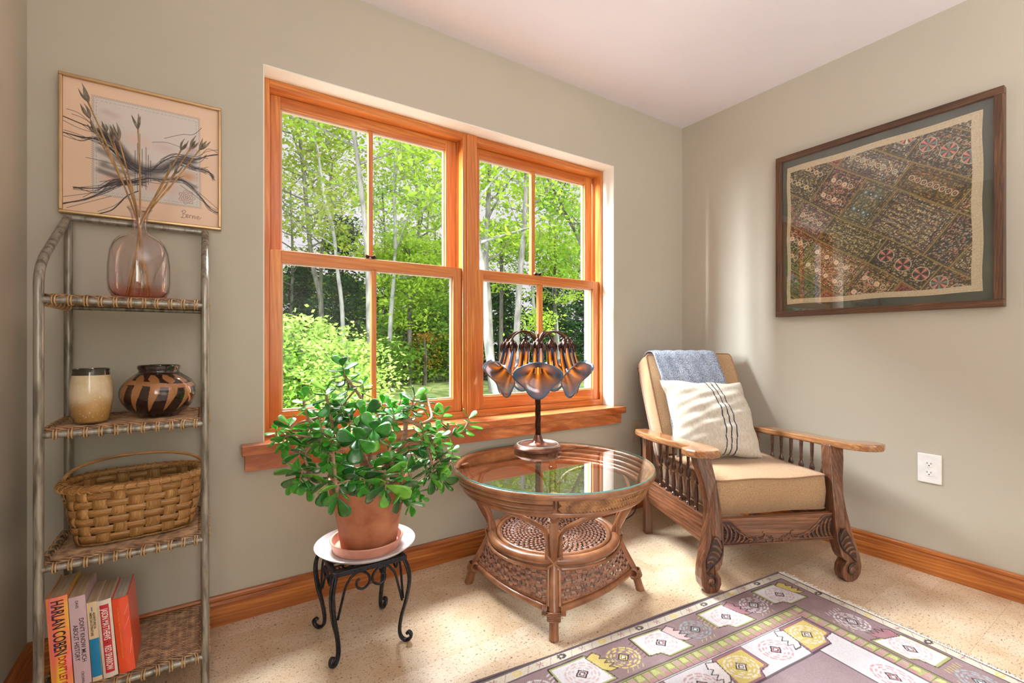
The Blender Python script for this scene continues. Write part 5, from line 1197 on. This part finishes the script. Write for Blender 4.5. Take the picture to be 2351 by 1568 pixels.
# ================================================================ rug
KR = V(-.562, -.911, 0); EX = np.array([-.9951, .0988]); EY = np.array([-.0988, -.9951]); RW, RH = 2.05, 1.32
C = Canvas(RW, RH, .0028, (206, 196, 180)); rs = np.random.RandomState(2)
cream, mauve, white, green, yellow, dark, pink, bluec = (190, 180, 168), (146, 124, 126), (208, 204, 208), (162, 164, 110), (204, 186, 112), (56, 46, 52), (160, 118, 124), (150, 168, 174)
def loopbox(d, wd, c, a=1.0): C.line([(d, d), (RW-d, d), (RW-d, RH-d), (d, RH-d), (d, d)], wd, c, a)
C.rect(.042, RW-.042, .042, RH-.042, mauve); C.rect(.192, RW-.192, .192, RH-.192, green); C.rect(.244, RW-.244, .244, RH-.244, white); C.rect(.385, RW-.385, .385, RH-.385, (152, 134, 138))
def along(side, t, d):   # t along the side, d inwards
    if side == 0: return (t, d)
    if side == 1: return (d, t)
    if side == 2: return (t, RH-d)
    return (RW-d, t)
def apoly(side, pts, c, t0, d0, mir=1, a=1.0, ol=None):
    q = [along(side, t0+mir*p[0], d0+p[1]) for p in pts]; C.poly(q, c, a)
    if ol: C.line(q+[q[0]], .0036, ol, .9)
def medal(side, t, d, c1, c2=dark, s=1.0):
    for rx_, ry_, n_, w_, cc in ((.054, .046, 12, .0062, c1), (.042, .035, 9, .006, c1), (.031, .026, 7, .005, c1)):
        for k in range(n_):
            a = k*2*math.pi/n_; pp = []
            for da in (-.16, 0, .16): pp.append(along(side, t+rx_*s*math.cos(a+da), d+ry_*s*math.sin(a+da)))
            C.line(pp, w_*s, cc, .85)
    dm = lambda r: [along(side, t+r, d), along(side, t, d+r*.85), along(side, t-r, d), along(side, t, d-r*.85)]
    C.poly(dm(.024*s), c2); C.poly(dm(.018*s), c1); C.poly(dm(.012*s), c2); C.poly(dm(.008*s), white)
hook = [(-.075, -.058), (.045, -.058), (.062, -.04), (.062, .0), (.075, .058), (-.02, .058), (-.035, .035), (-.075, .03)]
claw = [(.05, -.05), (.085, -.062), (.10, -.04), (.088, -.03), (.112, -.018), (.092, -.008), (.118, .006), (.095, .012), (.115, .03), (.085, .03), (.066, .012)]
for side, L, n in ((0, RW, 12), (2, RW, 12), (1, RH, 7), (3, RH, 7)):
    st_ = (L-.12)/n
    for k in range(n):
        t = .12+st_*(k+.5)-.03
        if side in (1, 3) and k in (0, n-1): continue
        if k % 2 == 0:
            apoly(side, [(p[0]*1.12, p[1]*1.10) for p in hook], green, t, .116, -1, 1, dark); apoly(side, [(p[0]*1.0, p[1]*.98) for p in hook], white, t, .116, -1)
            apoly(side, claw, (yellow, pink, (200, 176, 176))[k//2 % 3], t, .116, -1, 1, dark)
            medal(side, t, .116, (196, 170, 168), dark)
        else:
            medal(side, t, .116, (white, bluec, (214, 196, 120))[k//2 % 3], dark)
            for q in range(6):
                yy_ = .07+q*.014; C.line([along(side, t-.072-.004*(q % 2), yy_), along(side, t-.058, yy_+.006)], .0045, ((206, 200, 204), (190, 172, 110), (120, 84, 92))[k//2 % 3], .8); C.line([along(side, t+.06, yy_+.006), along(side, t+.076, yy_)], .0036, (120, 92, 98), .8)
            for q in range(4): x, y = along(side, t-.03+q*.02, .172); C.line([(x-.004, y-.005), (x+.004, y+.005)], .004, (186, 180, 130), .8)
    # narrow outer border sprigs
    for k in range(n*2):
        t = .05+(L-.1)*(k+.5)/(n*2); x, y = along(side, t, .021)
        if k % 2: 
            for j in range(7):
                a = j*.9; C.ell(x+.012*math.cos(a), y+.008*math.sin(a), .0055, .0042, ((62, 54, 58), (214, 190, 116))[(k//2) % 2], .9)
        else:
            for j in range(6):
                a = j*1.05; C.line([(x, y), (x+.014*math.cos(a), y+.010*math.sin(a))], .0028, (164, 122, 126), .9)
        t2 = .05+(L-.1)*(k+1)/(n*2); C.line([along(side, t2-.012, .004), along(side, t2, .02), along(side, t2+.01, .036)], .0026, (170, 134, 136), .8)
    # guard stripe blocks
    m_ = int((L-.4)/.030)
    for k in range(m_):
        t = .2+k*.030; C.poly([along(side, t, .222), along(side, t+.008, .203), along(side, t+.02, .2), along(side, t+.028, .222)], (178, 148, 146) if k % 2 else (184, 186, 130)); C.poly([along(side, t, .243), along(side, t+.006, .226), along(side, t+.022, .226), along(side, t+.03, .243)], (176, 134, 138)); C.line([along(side, t, .2), along(side, t, .243)], .0026, dark, .6)
    # inner border
    n2 = max(2, int((L-.5)/.165)); st2 = (L-.5)/n2
    for k in range(n2):
        t = .25+st2*(k+.5)
        if side in (1, 3) and k in (0, n2-1): continue
        if k % 2 == 0:
            apoly(side, [(p[0]*1.12, p[1]*1.15) for p in hook], (150, 112, 120), t, .316, 1, 1, dark); apoly(side, [(p[0]*.95, p[1]*.93) for p in hook], yellow, t, .316, 1); apoly(side, claw, (222, 214, 216), t, .316, 1, 1, dark); medal(side, t, .316, (222, 214, 206), dark)
        else: medal(side, t, .316, (188, 146, 150), dark)
for d, wd in ((.003, .007), (.041, .004), (.046, .002), (.191, .005), (.2, .003), (.244, .005), (.384, .006), (.25, .003)): loopbox(d, wd, (84, 72, 80), .9)
for cx_ in (.62, 1.02, 1.42):
    for cy_ in (.55, .78):
        for k in range(16):
            a = k*math.pi/8; C.line([(cx_+.02*math.cos(a), cy_+.014*math.sin(a)), (cx_+.07*math.cos(a+.2), cy_+.05*math.sin(a+.2))], .010, (190, 188, 132), .55)
        C.poly([(cx_-.03, cy_), (cx_, cy_+.012), (cx_+.03, cy_), (cx_, cy_-.012)], (70, 84, 60))
for k in range(900):
    x, y = rs.uniform(0, RW), rs.uniform(0, RH); C.ell(x, y, rs.uniform(.01, .05), rs.uniform(.01, .03), (196, 184, 182), .07, soft=.9)
C.grain(.09, 3)
C.A[:] = np.clip(C.A*1.02, 0, 1)
M['rug'] = attr_mat('knotted_wool', .95, (700, .6, .002), .1)
rug = thing('rug', 'faded mauve, cream and yellow knotted wool rug with geometric medallions', 'rug', KR, 0)
def place(X, Y):
    wv = .004*np.sin(X*7.5)*(Y < 2)*np.exp(-Y*6); xe = X+.004*np.sin(Y*9)*np.exp(-X*8)
    return np.stack([KR.x+xe*EX[0]+(Y-wv)*EY[0], KR.y+xe*EX[1]+(Y-wv)*EY[1], .0065+.0006*np.sin(X*31)*np.sin(Y*27)+0*X], -1)
C.mesh('pile', M['rug'], rug, place)
def rp(x, y, z): return V(KR.x+x*EX[0]+y*EY[0], KR.y+x*EX[1]+y*EY[1], z)
m = MB(); m.add([rp(x, y, z) for x in (0, RW) for y in (0, RH) for z in (.0005, .0055)], [(0, 1, 3, 2), (4, 6, 7, 5), (0, 4, 5, 1), (2, 3, 7, 6), (0, 2, 6, 4)]); m.build('backing', flat('rug_backing', S(150, 136, 128), .9), rug, smooth=False)
MB().tube([rp(x, .004*math.sin(x*7.5)-.0015, .005) for x in np.linspace(0, RW, 120)], .004, 6).build('selvage', flat('dark_selvage', S(104, 90, 98), .9), rug)
random.seed(9); m = MB()
for k in range(int(RH/.0052)):
    y = k*.0052+random.uniform(-.001, .001); l = random.uniform(.022, .036)*(1.5 if random.random() < .04 else 1); y1 = y+random.uniform(-.009, .009)
    m.tube([rp(.003, y, .006), rp(-l*.5, (y+y1)/2+random.uniform(-.003, .003), .005), rp(-l, y1, .0022)], .0017, 4, cap=False)
m.tube([rp(-.004, y, .005+.001*math.sin(y*600)) for y in np.linspace(0, RH, 500)], .003, 5); m.tube([rp(-.010, y, .004+.001*math.cos(y*600)) for y in np.linspace(0, RH, 500)], .0024, 5)
m.build('fringe', flat('cream_fringe', S(226, 220, 208), .9), rug, stuff=True)
# ================================================================ woodland outside
def leafmat(name, c1, c2, c3=None):
    t = NT(name); v = t.coord(); n = t.noise(v, 1.1, 3); st_ = [(.3, c1), (.62, c2)]
    if c3: st_.append((.75, c3))
    c = t.ramp(n, st_); n2 = t.noise(v, 9, 2); c = t.mix(t.ramp(n2, [(.35, (.4, .4, .4, 1)), (.6, (0, 0, 0, 1))]), c, tuple(x*.6 for x in c1[:3])+(1,)); t.base(c); t.set(.55, 0, 0, .3)
    tr = t.new('BsdfTranslucent'); t.link(c, tr.inputs['Color']); mx = t.new('MixShader'); mx.inputs[0].default_value = .45
    t.link(t.b.outputs[0], mx.inputs[1]); t.link(tr.outputs[0], mx.inputs[2]); t.link(mx.outputs[0], t.out.inputs['Surface']); return t.m
LMt = {'lime': leafmat('spring_leaves', S(150, 190, 48), S(204, 232, 92)), 'mid': leafmat('maple_leaves', S(104, 156, 52), S(166, 206, 84)), 'dark': leafmat('hemlock_needles', S(40, 78, 48), S(80, 128, 70)),
       'pale': leafmat('beech_leaves', S(150, 194, 76), S(216, 238, 140)), 'orange': leafmat('copper_leaves', S(166, 120, 40), S(214, 160, 56)), 'rust': leafmat('oak_spring_leaves', S(150, 176, 70), S(196, 206, 84), S(196, 150, 90))}
bark = {'grey': mottled('grey_bark', S(84, 80, 74), S(150, 146, 140), 9, .9, bump=1, bs=14, stretch=(1, 1, .3)), 'pale': mottled('pale_bark', S(124, 122, 120), S(186, 184, 182), 7, .9, bump=1, bs=12, stretch=(1, 1, .3)),
        'dark': mottled('dark_bark', S(58, 54, 50), S(118, 112, 104), 10, .9, bump=1, bs=14, stretch=(1, 1, .3))}
gp = []
for j in range(41):
    gp.append([V(lerp(-25, 50, i/50), lerp(.22, 60, (j/40)**1.3), -.5+.12*math.sin(i*.9)*math.cos(j*.7)+.0*j) for i in range(51)])
g = MB().grid(gp).build('ground', M['grass']); struct(g, 'grassy woodland ground outside the window')
o_ = MB().box(-9, 8, .3, 5.2, -.6, -.36).build('path', mottled('gravel', S(84, 82, 80), S(132, 128, 124), 40, .95, bump=1, bs=60), smooth=False); struct(o_, 'grey gravel strip added along the house outside to damp green bounce')  # added neutral strip, out of view, keeping green grass bounce off the ceiling
def leaves_mesh(name, clumps, per, size, mat, parent, seed, sig=(.42, .42, .16)):
    rs = np.random.RandomState(seed); c = np.array(clumps, float); n = len(c)*per
    P = np.repeat(c[:, :3], per, 0)+rs.normal(0, 1, (n, 3))*np.array(sig)*np.repeat(c[:, 3:4], per, 0)
    nrm = rs.normal(0, .55, (n, 3)); nrm[:, 2] += 1; nrm /= np.linalg.norm(nrm, axis=1, keepdims=True)
    a = rs.normal(0, 1, (n, 3)); a -= nrm*(a*nrm).sum(1, keepdims=True); a /= np.linalg.norm(a, axis=1, keepdims=True); b_ = np.cross(nrm, a)
    s = size*rs.uniform(.6, 1.3, (n, 1)); q = np.stack([P-a*s, P-b_*s*.5+a*s*.1, P+a*s, P+b_*s*.5+a*s*.1], 1).reshape(-1, 3)
    inv = np.array(wmat(parent).inverted()); q = q @ inv[:3, :3].T+inv[:3, 3]
    me = bpy.data.meshes.new(name); me.vertices.add(n*4); me.vertices.foreach_set('co', q.astype(np.float32).ravel()); me.loops.add(n*4); me.loops.foreach_set('vertex_index', np.arange(n*4, dtype=np.int32))
    me.polygons.add(n); me.polygons.foreach_set('loop_start', np.arange(0, n*4, 4, dtype=np.int32)); me.polygons.foreach_set('loop_total', np.full(n, 4, np.int32)); me.update(); me.materials.append(mat)
    o = linkobj(name, me, parent); o['kind'] = 'stuff'; return o
def tree(lab, path, r, bk_, lf, seed, h0, h1, spread, nb, per=17, size=.09, cat='tree'):
    random.seed(seed); t = thing('tree', lab, cat, path[0], 0, None)
    sp = spline([V(*q) for q in path], 5); top = sp[-1]
    sp = sp+[top+(sp[-1]-sp[-6])*.3]; n = len(sp)
    MB().tube(sp, [r*lerp(1.25 if i < 3 else 1.05, .45, i/(n-1)) for i in range(n)], 12).build('trunk', bark[bk_], t)
    clumps = []
    for k in range(nb):
        z = lerp(h0, h1, (k+random.random()*.6)/nb); c = min(sp, key=lambda q: abs(q.z-z)); a = k*2.4+random.uniform(-.5, .5); L = spread*random.uniform(.6, 1.1)
        d = V(math.cos(a), math.sin(a), random.uniform(.25, .7)); p1 = c+d*L*.45+V(0, 0, random.uniform(-.1, .15)); p2 = c+d*L+V(random.uniform(-.3, .3), random.uniform(-.3, .3), random.uniform(0, .4))
        br = spline([c, p1, p2], 5); rr = r*.42
        m = MB().tube(br, [lerp(rr, .006, i/10) for i in range(11)], 6)
        for j in range(4):
            b0 = br[4+j*2 if 4+j*2 < 11 else 10]; e_ = b0+V(random.uniform(-.7, .7), random.uniform(-.7, .7), random.uniform(-.1, .6))*spread*.35; m.tube([b0, lerp(b0, e_, .5)+V(0, 0, .06), e_], [rr*.4, rr*.25, .005], 5); clumps.append((*e_, 1)); clumps.append((*lerp(b0, e_, .5), .8))
        m.build('branch', bark[bk_], t); clumps.append((*p2, 1.1)); clumps.append((*lerp(p1, p2, .5), .9))
    leaves_mesh('foliage', clumps, per, size, LMt[lf], t, seed); return t
TRK=[[(0.70,14.97,-0.64),(0.66,14.99,2.35),(0.40,15.17,3.84),(0.20,15.30,6.38),(0.07,15.38,7.87),(-0.05,15.46,9.37),],0.090,
[(0.89,15.80,-0.72),(0.84,15.83,1.79),(0.83,15.84,3.82),(0.97,15.75,5.55),(1.13,15.64,7.12),],0.078,
[(0.82,12.49,-0.44),(0.78,12.52,1.92),(0.66,12.60,3.22),(0.55,12.67,4.40),(0.33,12.81,5.45),(0.22,12.89,6.36),(0.06,12.99,7.54),],0.065,
[(0.61,9.04,-0.74),(0.58,9.06,1.31),(0.56,9.08,2.54),(0.51,9.11,3.57),(0.40,9.18,4.80),(0.29,9.25,5.83),(0.16,9.33,6.45),],0.082,
[(2.27,12.74,-0.54),(2.32,12.70,1.70),(2.41,12.65,3.10),(2.45,12.62,4.50),(2.42,12.64,6.18),(2.50,12.59,7.86),],0.077,
[(4.07,15.15,-0.68),(4.14,15.10,1.84),(4.16,15.08,3.86),(4.23,15.04,5.88),(4.07,15.15,7.89),],0.076,
[(5.06,16.89,-0.68),(5.12,16.84,1.93),(5.20,16.79,4.18),(5.36,16.69,6.79),],0.084,
[(4.75,20.68,-0.93),(4.78,20.66,2.07),(4.78,20.66,5.08),(4.68,20.73,7.66),],0.097,
[(8.15,22.04,-0.94),(8.15,22.04,3.18),(8.07,22.09,6.58),],0.073,
[(4.28,9.62,-0.38),(4.20,9.68,2.14),(4.13,9.72,3.40),(4.18,9.69,4.91),(4.22,9.66,6.17),(4.18,9.69,7.18),],0.095,
[(3.70,8.21,-0.51),(3.49,8.34,0.44),(3.38,8.42,1.56),(3.30,8.47,2.91),(3.14,8.58,4.03),(3.04,8.64,5.15),],0.123,
[(4.25,8.44,-0.52),(4.32,8.40,1.35),(4.37,8.36,2.52),(4.45,8.31,3.69),(4.52,8.27,4.97),(4.55,8.25,6.25),(4.58,8.23,7.66),],0.093,
[(7.51,11.68,-0.59),(7.43,11.74,1.48),(7.30,11.82,3.06),(7.22,11.88,4.97),(7.19,11.89,6.56),],0.071,
[(9.41,12.83,-0.60),(9.32,12.89,1.53),(9.18,12.98,3.31),(9.06,13.06,5.08),(9.12,13.02,7.03),],0.071,
[(8.45,8.68,-0.54),(8.21,8.83,1.42),(7.63,9.22,3.66),(6.92,9.68,5.48),(6.60,9.89,6.18),],0.063,
[(0.29,20.02,-0.68),(0.41,19.94,1.93),(0.47,19.90,4.55),(0.41,19.94,6.98),],0.075,
[(13.42,16.18,-1.02),(13.33,16.24,3.02),(13.42,16.18,6.15),],0.090,
]
for i, (lab, bk_, lf, h0, h1, spread, nb) in enumerate([
    ('slim grey-brown trunk, left one of a pair in the left window', 'grey', 'lime', 4.0, 9.2, 1.7, 12),
    ('slim grey-brown trunk, right one of a pair in the left window', 'grey', 'rust', 4.2, 9.0, 1.5, 10),
    ('pale trunk between the paired trunks and the left muntin', 'pale', 'rust', 3.4, 8.6, 1.5, 12),
    ('leaning tall grey tree crossing the left window muntin', 'grey', 'lime', 5.2, 8.4, 1.8, 8),
    ('grey-white trunk just right of the left window muntin', 'pale', 'lime', 3.0, 9.0, 1.9, 16),
    ('dark slender tree in the middle of the right panes of the left window', 'grey', 'lime', 2.8, 9.0, 1.9, 16),
    ('dark slender tree near the right stile of the left window', 'grey', 'mid', 2.8, 8.6, 1.9, 14),
    ('thin far trunk left of the grey-white one', 'dark', 'mid', 3.0, 9.0, 2.1, 12),
    ('thin far dark trunk at the right stile of the left window', 'dark', 'lime', 3.0, 9.5, 2.4, 14),
    ('dark straight tree at the left of the right window', 'grey', 'lime', 3.4, 8.2, 1.6, 10),
    ('thick pale trunk flaring at its base behind the lamp shades', 'pale', 'lime', 3.4, 5.6, 1.3, 5),
    ('speckled grey trunk just left of the right window muntin', 'grey', 'lime', 4.6, 8.0, 1.5, 7),
    ('pale thin trunk beside the right window muntin', 'pale', 'lime', 3.0, 8.0, 1.7, 12),
    ('pale slim trunk low in the right half of the right window', 'pale', 'lime', 2.6, 8.0, 1.9, 14),
    ('dark forked tree with an arching limb at the upper right pane', 'dark', 'mid', 3.0, 6.4, 1.5, 9),
    ('thin tree at the left edge of the left window', 'grey', 'rust', 3.0, 8.6, 1.9, 12),
    ('far tree at the right edge of the right window', 'grey', 'mid', 3.0, 8.0, 2.3, 12)]):
    tree(lab, TRK[i*2], TRK[i*2+1], bk_, lf, 40+i, h0, h1, spread, nb)
def mass(name, lab, cat, c, rx, ry, z0, z1, lf, ncl, per, size, seed, cone=False, group=None, bk_='dark'):
    random.seed(seed); t = thing(name, lab, cat, (c[0], c[1], -.5), 0, group); cl = []
    for k in range(ncl):
        f = random.random()**(1.2 if cone else .8); z = lerp(z0, z1, f); w_ = (1-f)**.8 if cone else math.sqrt(max(.05, 1-(2*f-1)**4)); a = random.uniform(0, 6.283); rr = random.random()**.5
        cl.append((c[0]+rx*w_*rr*math.cos(a), c[1]+ry*w_*rr*math.sin(a), z, .9))
    MB().tube([V(c[0], c[1], -.55), V(c[0]+.05, c[1], lerp(z0, z1, .5)), V(c[0], c[1], z1)], [.09, .06, .01], 8).build('trunk', bark[bk_], t)
    m = MB()
    for q in cl[::6]: m.tube([V(c[0], c[1], max(-.3, q[2]-.5)), V(*q[:3])], [.02, .006], 5)
    m.build('limbs', bark[bk_], t); leaves_mesh('foliage', cl, per, size, LMt[lf], t, seed, (.34, .34, .10)); return t
B_ = [('bush', 'bright pale-green beech bush at the lower left of the left window', 'bush', (-1.05, 8.3), 1.15, .8, -.4, 1.5, 'pale', 80, 60, .062),
      ('bush', 'bright beech bush behind the top of the jade plant', 'bush', (-.35, 7.4), .75, .6, -.4, 1.05, 'pale', 50, 60, .055),
      ('bush', 'low green bush at the far left edge of the left window', 'bush', (-1.9, 7.6), .7, .6, -.4, 1.25, 'mid', 40, 60, .055),
      ('bush', 'mid-green understory bush low in the right panes of the left window', 'bush', (3.4, 14.4), 1.7, 1.0, -.4, 1.9, 'mid', 80, 60, .085),
      ('bush', 'small copper-orange bush between trunks in the left window', 'bush', (3.68, 13.2), .36, .3, .1, 1.35, 'orange', 16, 40, .05),
      ('bush', 'green understory bush at the right stile of the left window', 'bush', (5.0, 14.2), 1.4, 1.0, -.4, 2.6, 'mid', 80, 60, .085),
      ('bush', 'low leafy bush beside the left muntin base', 'bush', (2.1, 12.8), .9, .8, -.4, 1.1, 'mid', 50, 60, .075),
      ('young_maple', 'yellow-green young maple filling the right panes of the left window', 'tree', (3.2, 13.4), 1.5, 1.0, 1.6, 4.6, 'lime', 80, 50, .085),
      ('young_maple', 'yellow-green young maple beside the right stile of the left window', 'tree', (4.9, 15.6), 1.7, 1.0, 1.4, 5.2, 'lime', 90, 50, .09),
      ('young_maple', 'small bright maple right of the muntin in the right window', 'tree', (5.68, 9.3), .42, .35, 1.3, 2.1, 'lime', 16, 40, .06),
      ('young_maple', 'yellow-green maple high in the left panes of the right window', 'tree', (6.3, 12.4), 1.5, 1.0, 3.0, 5.4, 'lime', 60, 45, .08),
      ('young_maple', 'yellow-green maple high in the right panes of the right window', 'tree', (8.3, 11.8), 1.6, 1.0, 2.6, 5.4, 'lime', 74, 45, .08),
      ('hemlock', 'dark hemlock behind the pale trunk of the left window', 'tree', (2.2, 18.6), 1.9, 1.4, -.4, 6.4, 'dark', 190, 60, .1),
      ('hemlock', 'dark hemlock at the left part of the left window', 'tree', (1.0, 20.5), 1.9, 1.4, -.4, 4.6, 'dark', 150, 60, .1),
      ('hemlock', 'dark hemlock behind the left panes of the right window', 'tree', (8.3, 15.8), 1.8, 1.3, -.4, 3.9, 'dark', 190, 60, .1),
      ('hemlock', 'dark hemlock behind the right window muntin', 'tree', (10.2, 14.4), 1.8, 1.3, -.4, 4.1, 'dark', 190, 60, .1),
      ('hemlock', 'dark hemlock behind the right stile of the right window', 'tree', (12.6, 14.4), 1.9, 1.3, -.4, 5.0, 'dark', 170, 60, .1),
      ('hemlock', 'far dark hemlock between the two windows', 'tree', (7.2, 21.0), 2.6, 1.6, -.4, 4.4, 'dark', 170, 55, .12),
      ('far_tree', 'far mid-green tree low behind the right panes of the left window', 'tree', (5.2, 21.0), 2.5, 1.5, -.4, 5.6, 'mid', 190, 55, .12),
      ('far_tree', 'far mid-green tree at the left edge of the left window', 'tree', (-.4, 22.0), 2.2, 1.5, -.4, 4.3, 'mid', 150, 55, .12),
      ('side_tree', 'leafy maple outside to the left, seen only as a reflection in the textile glass', 'tree', (-11.0, 5.0), 2.6, 2.2, -.3, 6.0, 'mid', 150, 50, .11),
      ('side_tree', 'pale green tree outside far to the left, seen only in the textile glass', 'tree', (-15.0, 8.5), 3.4, 2.6, -.3, 7.5, 'lime', 150, 50, .13),
      ('side_tree', 'bushy green maple outside, beyond the left edge of the left window', 'tree', (-3.2, 14.5), 2.2, 1.8, -.3, 6.6, 'mid', 170, 50, .11),
      ('side_tree', 'tall dark tree outside, farther beyond the left edge of the left window', 'tree', (-7.0, 17.0), 3.2, 2.2, -.3, 7.6, 'dark', 170, 50, .13),
      ('far_tree', 'far lime tree behind the middle of the left window', 'tree', (3.2, 24.0), 2.4, 1.5, -.3, 4.6, 'lime', 120, 55, .13)]
for i, q in enumerate(B_): mass(q[0], q[1], q[2], q[3], q[4], q[5], q[6], q[7], q[8], q[9], q[10], q[11], 200+i, q[0] == 'hemlock')
# nearest overhead bough that crosses the upper right of the left window
random.seed(3)
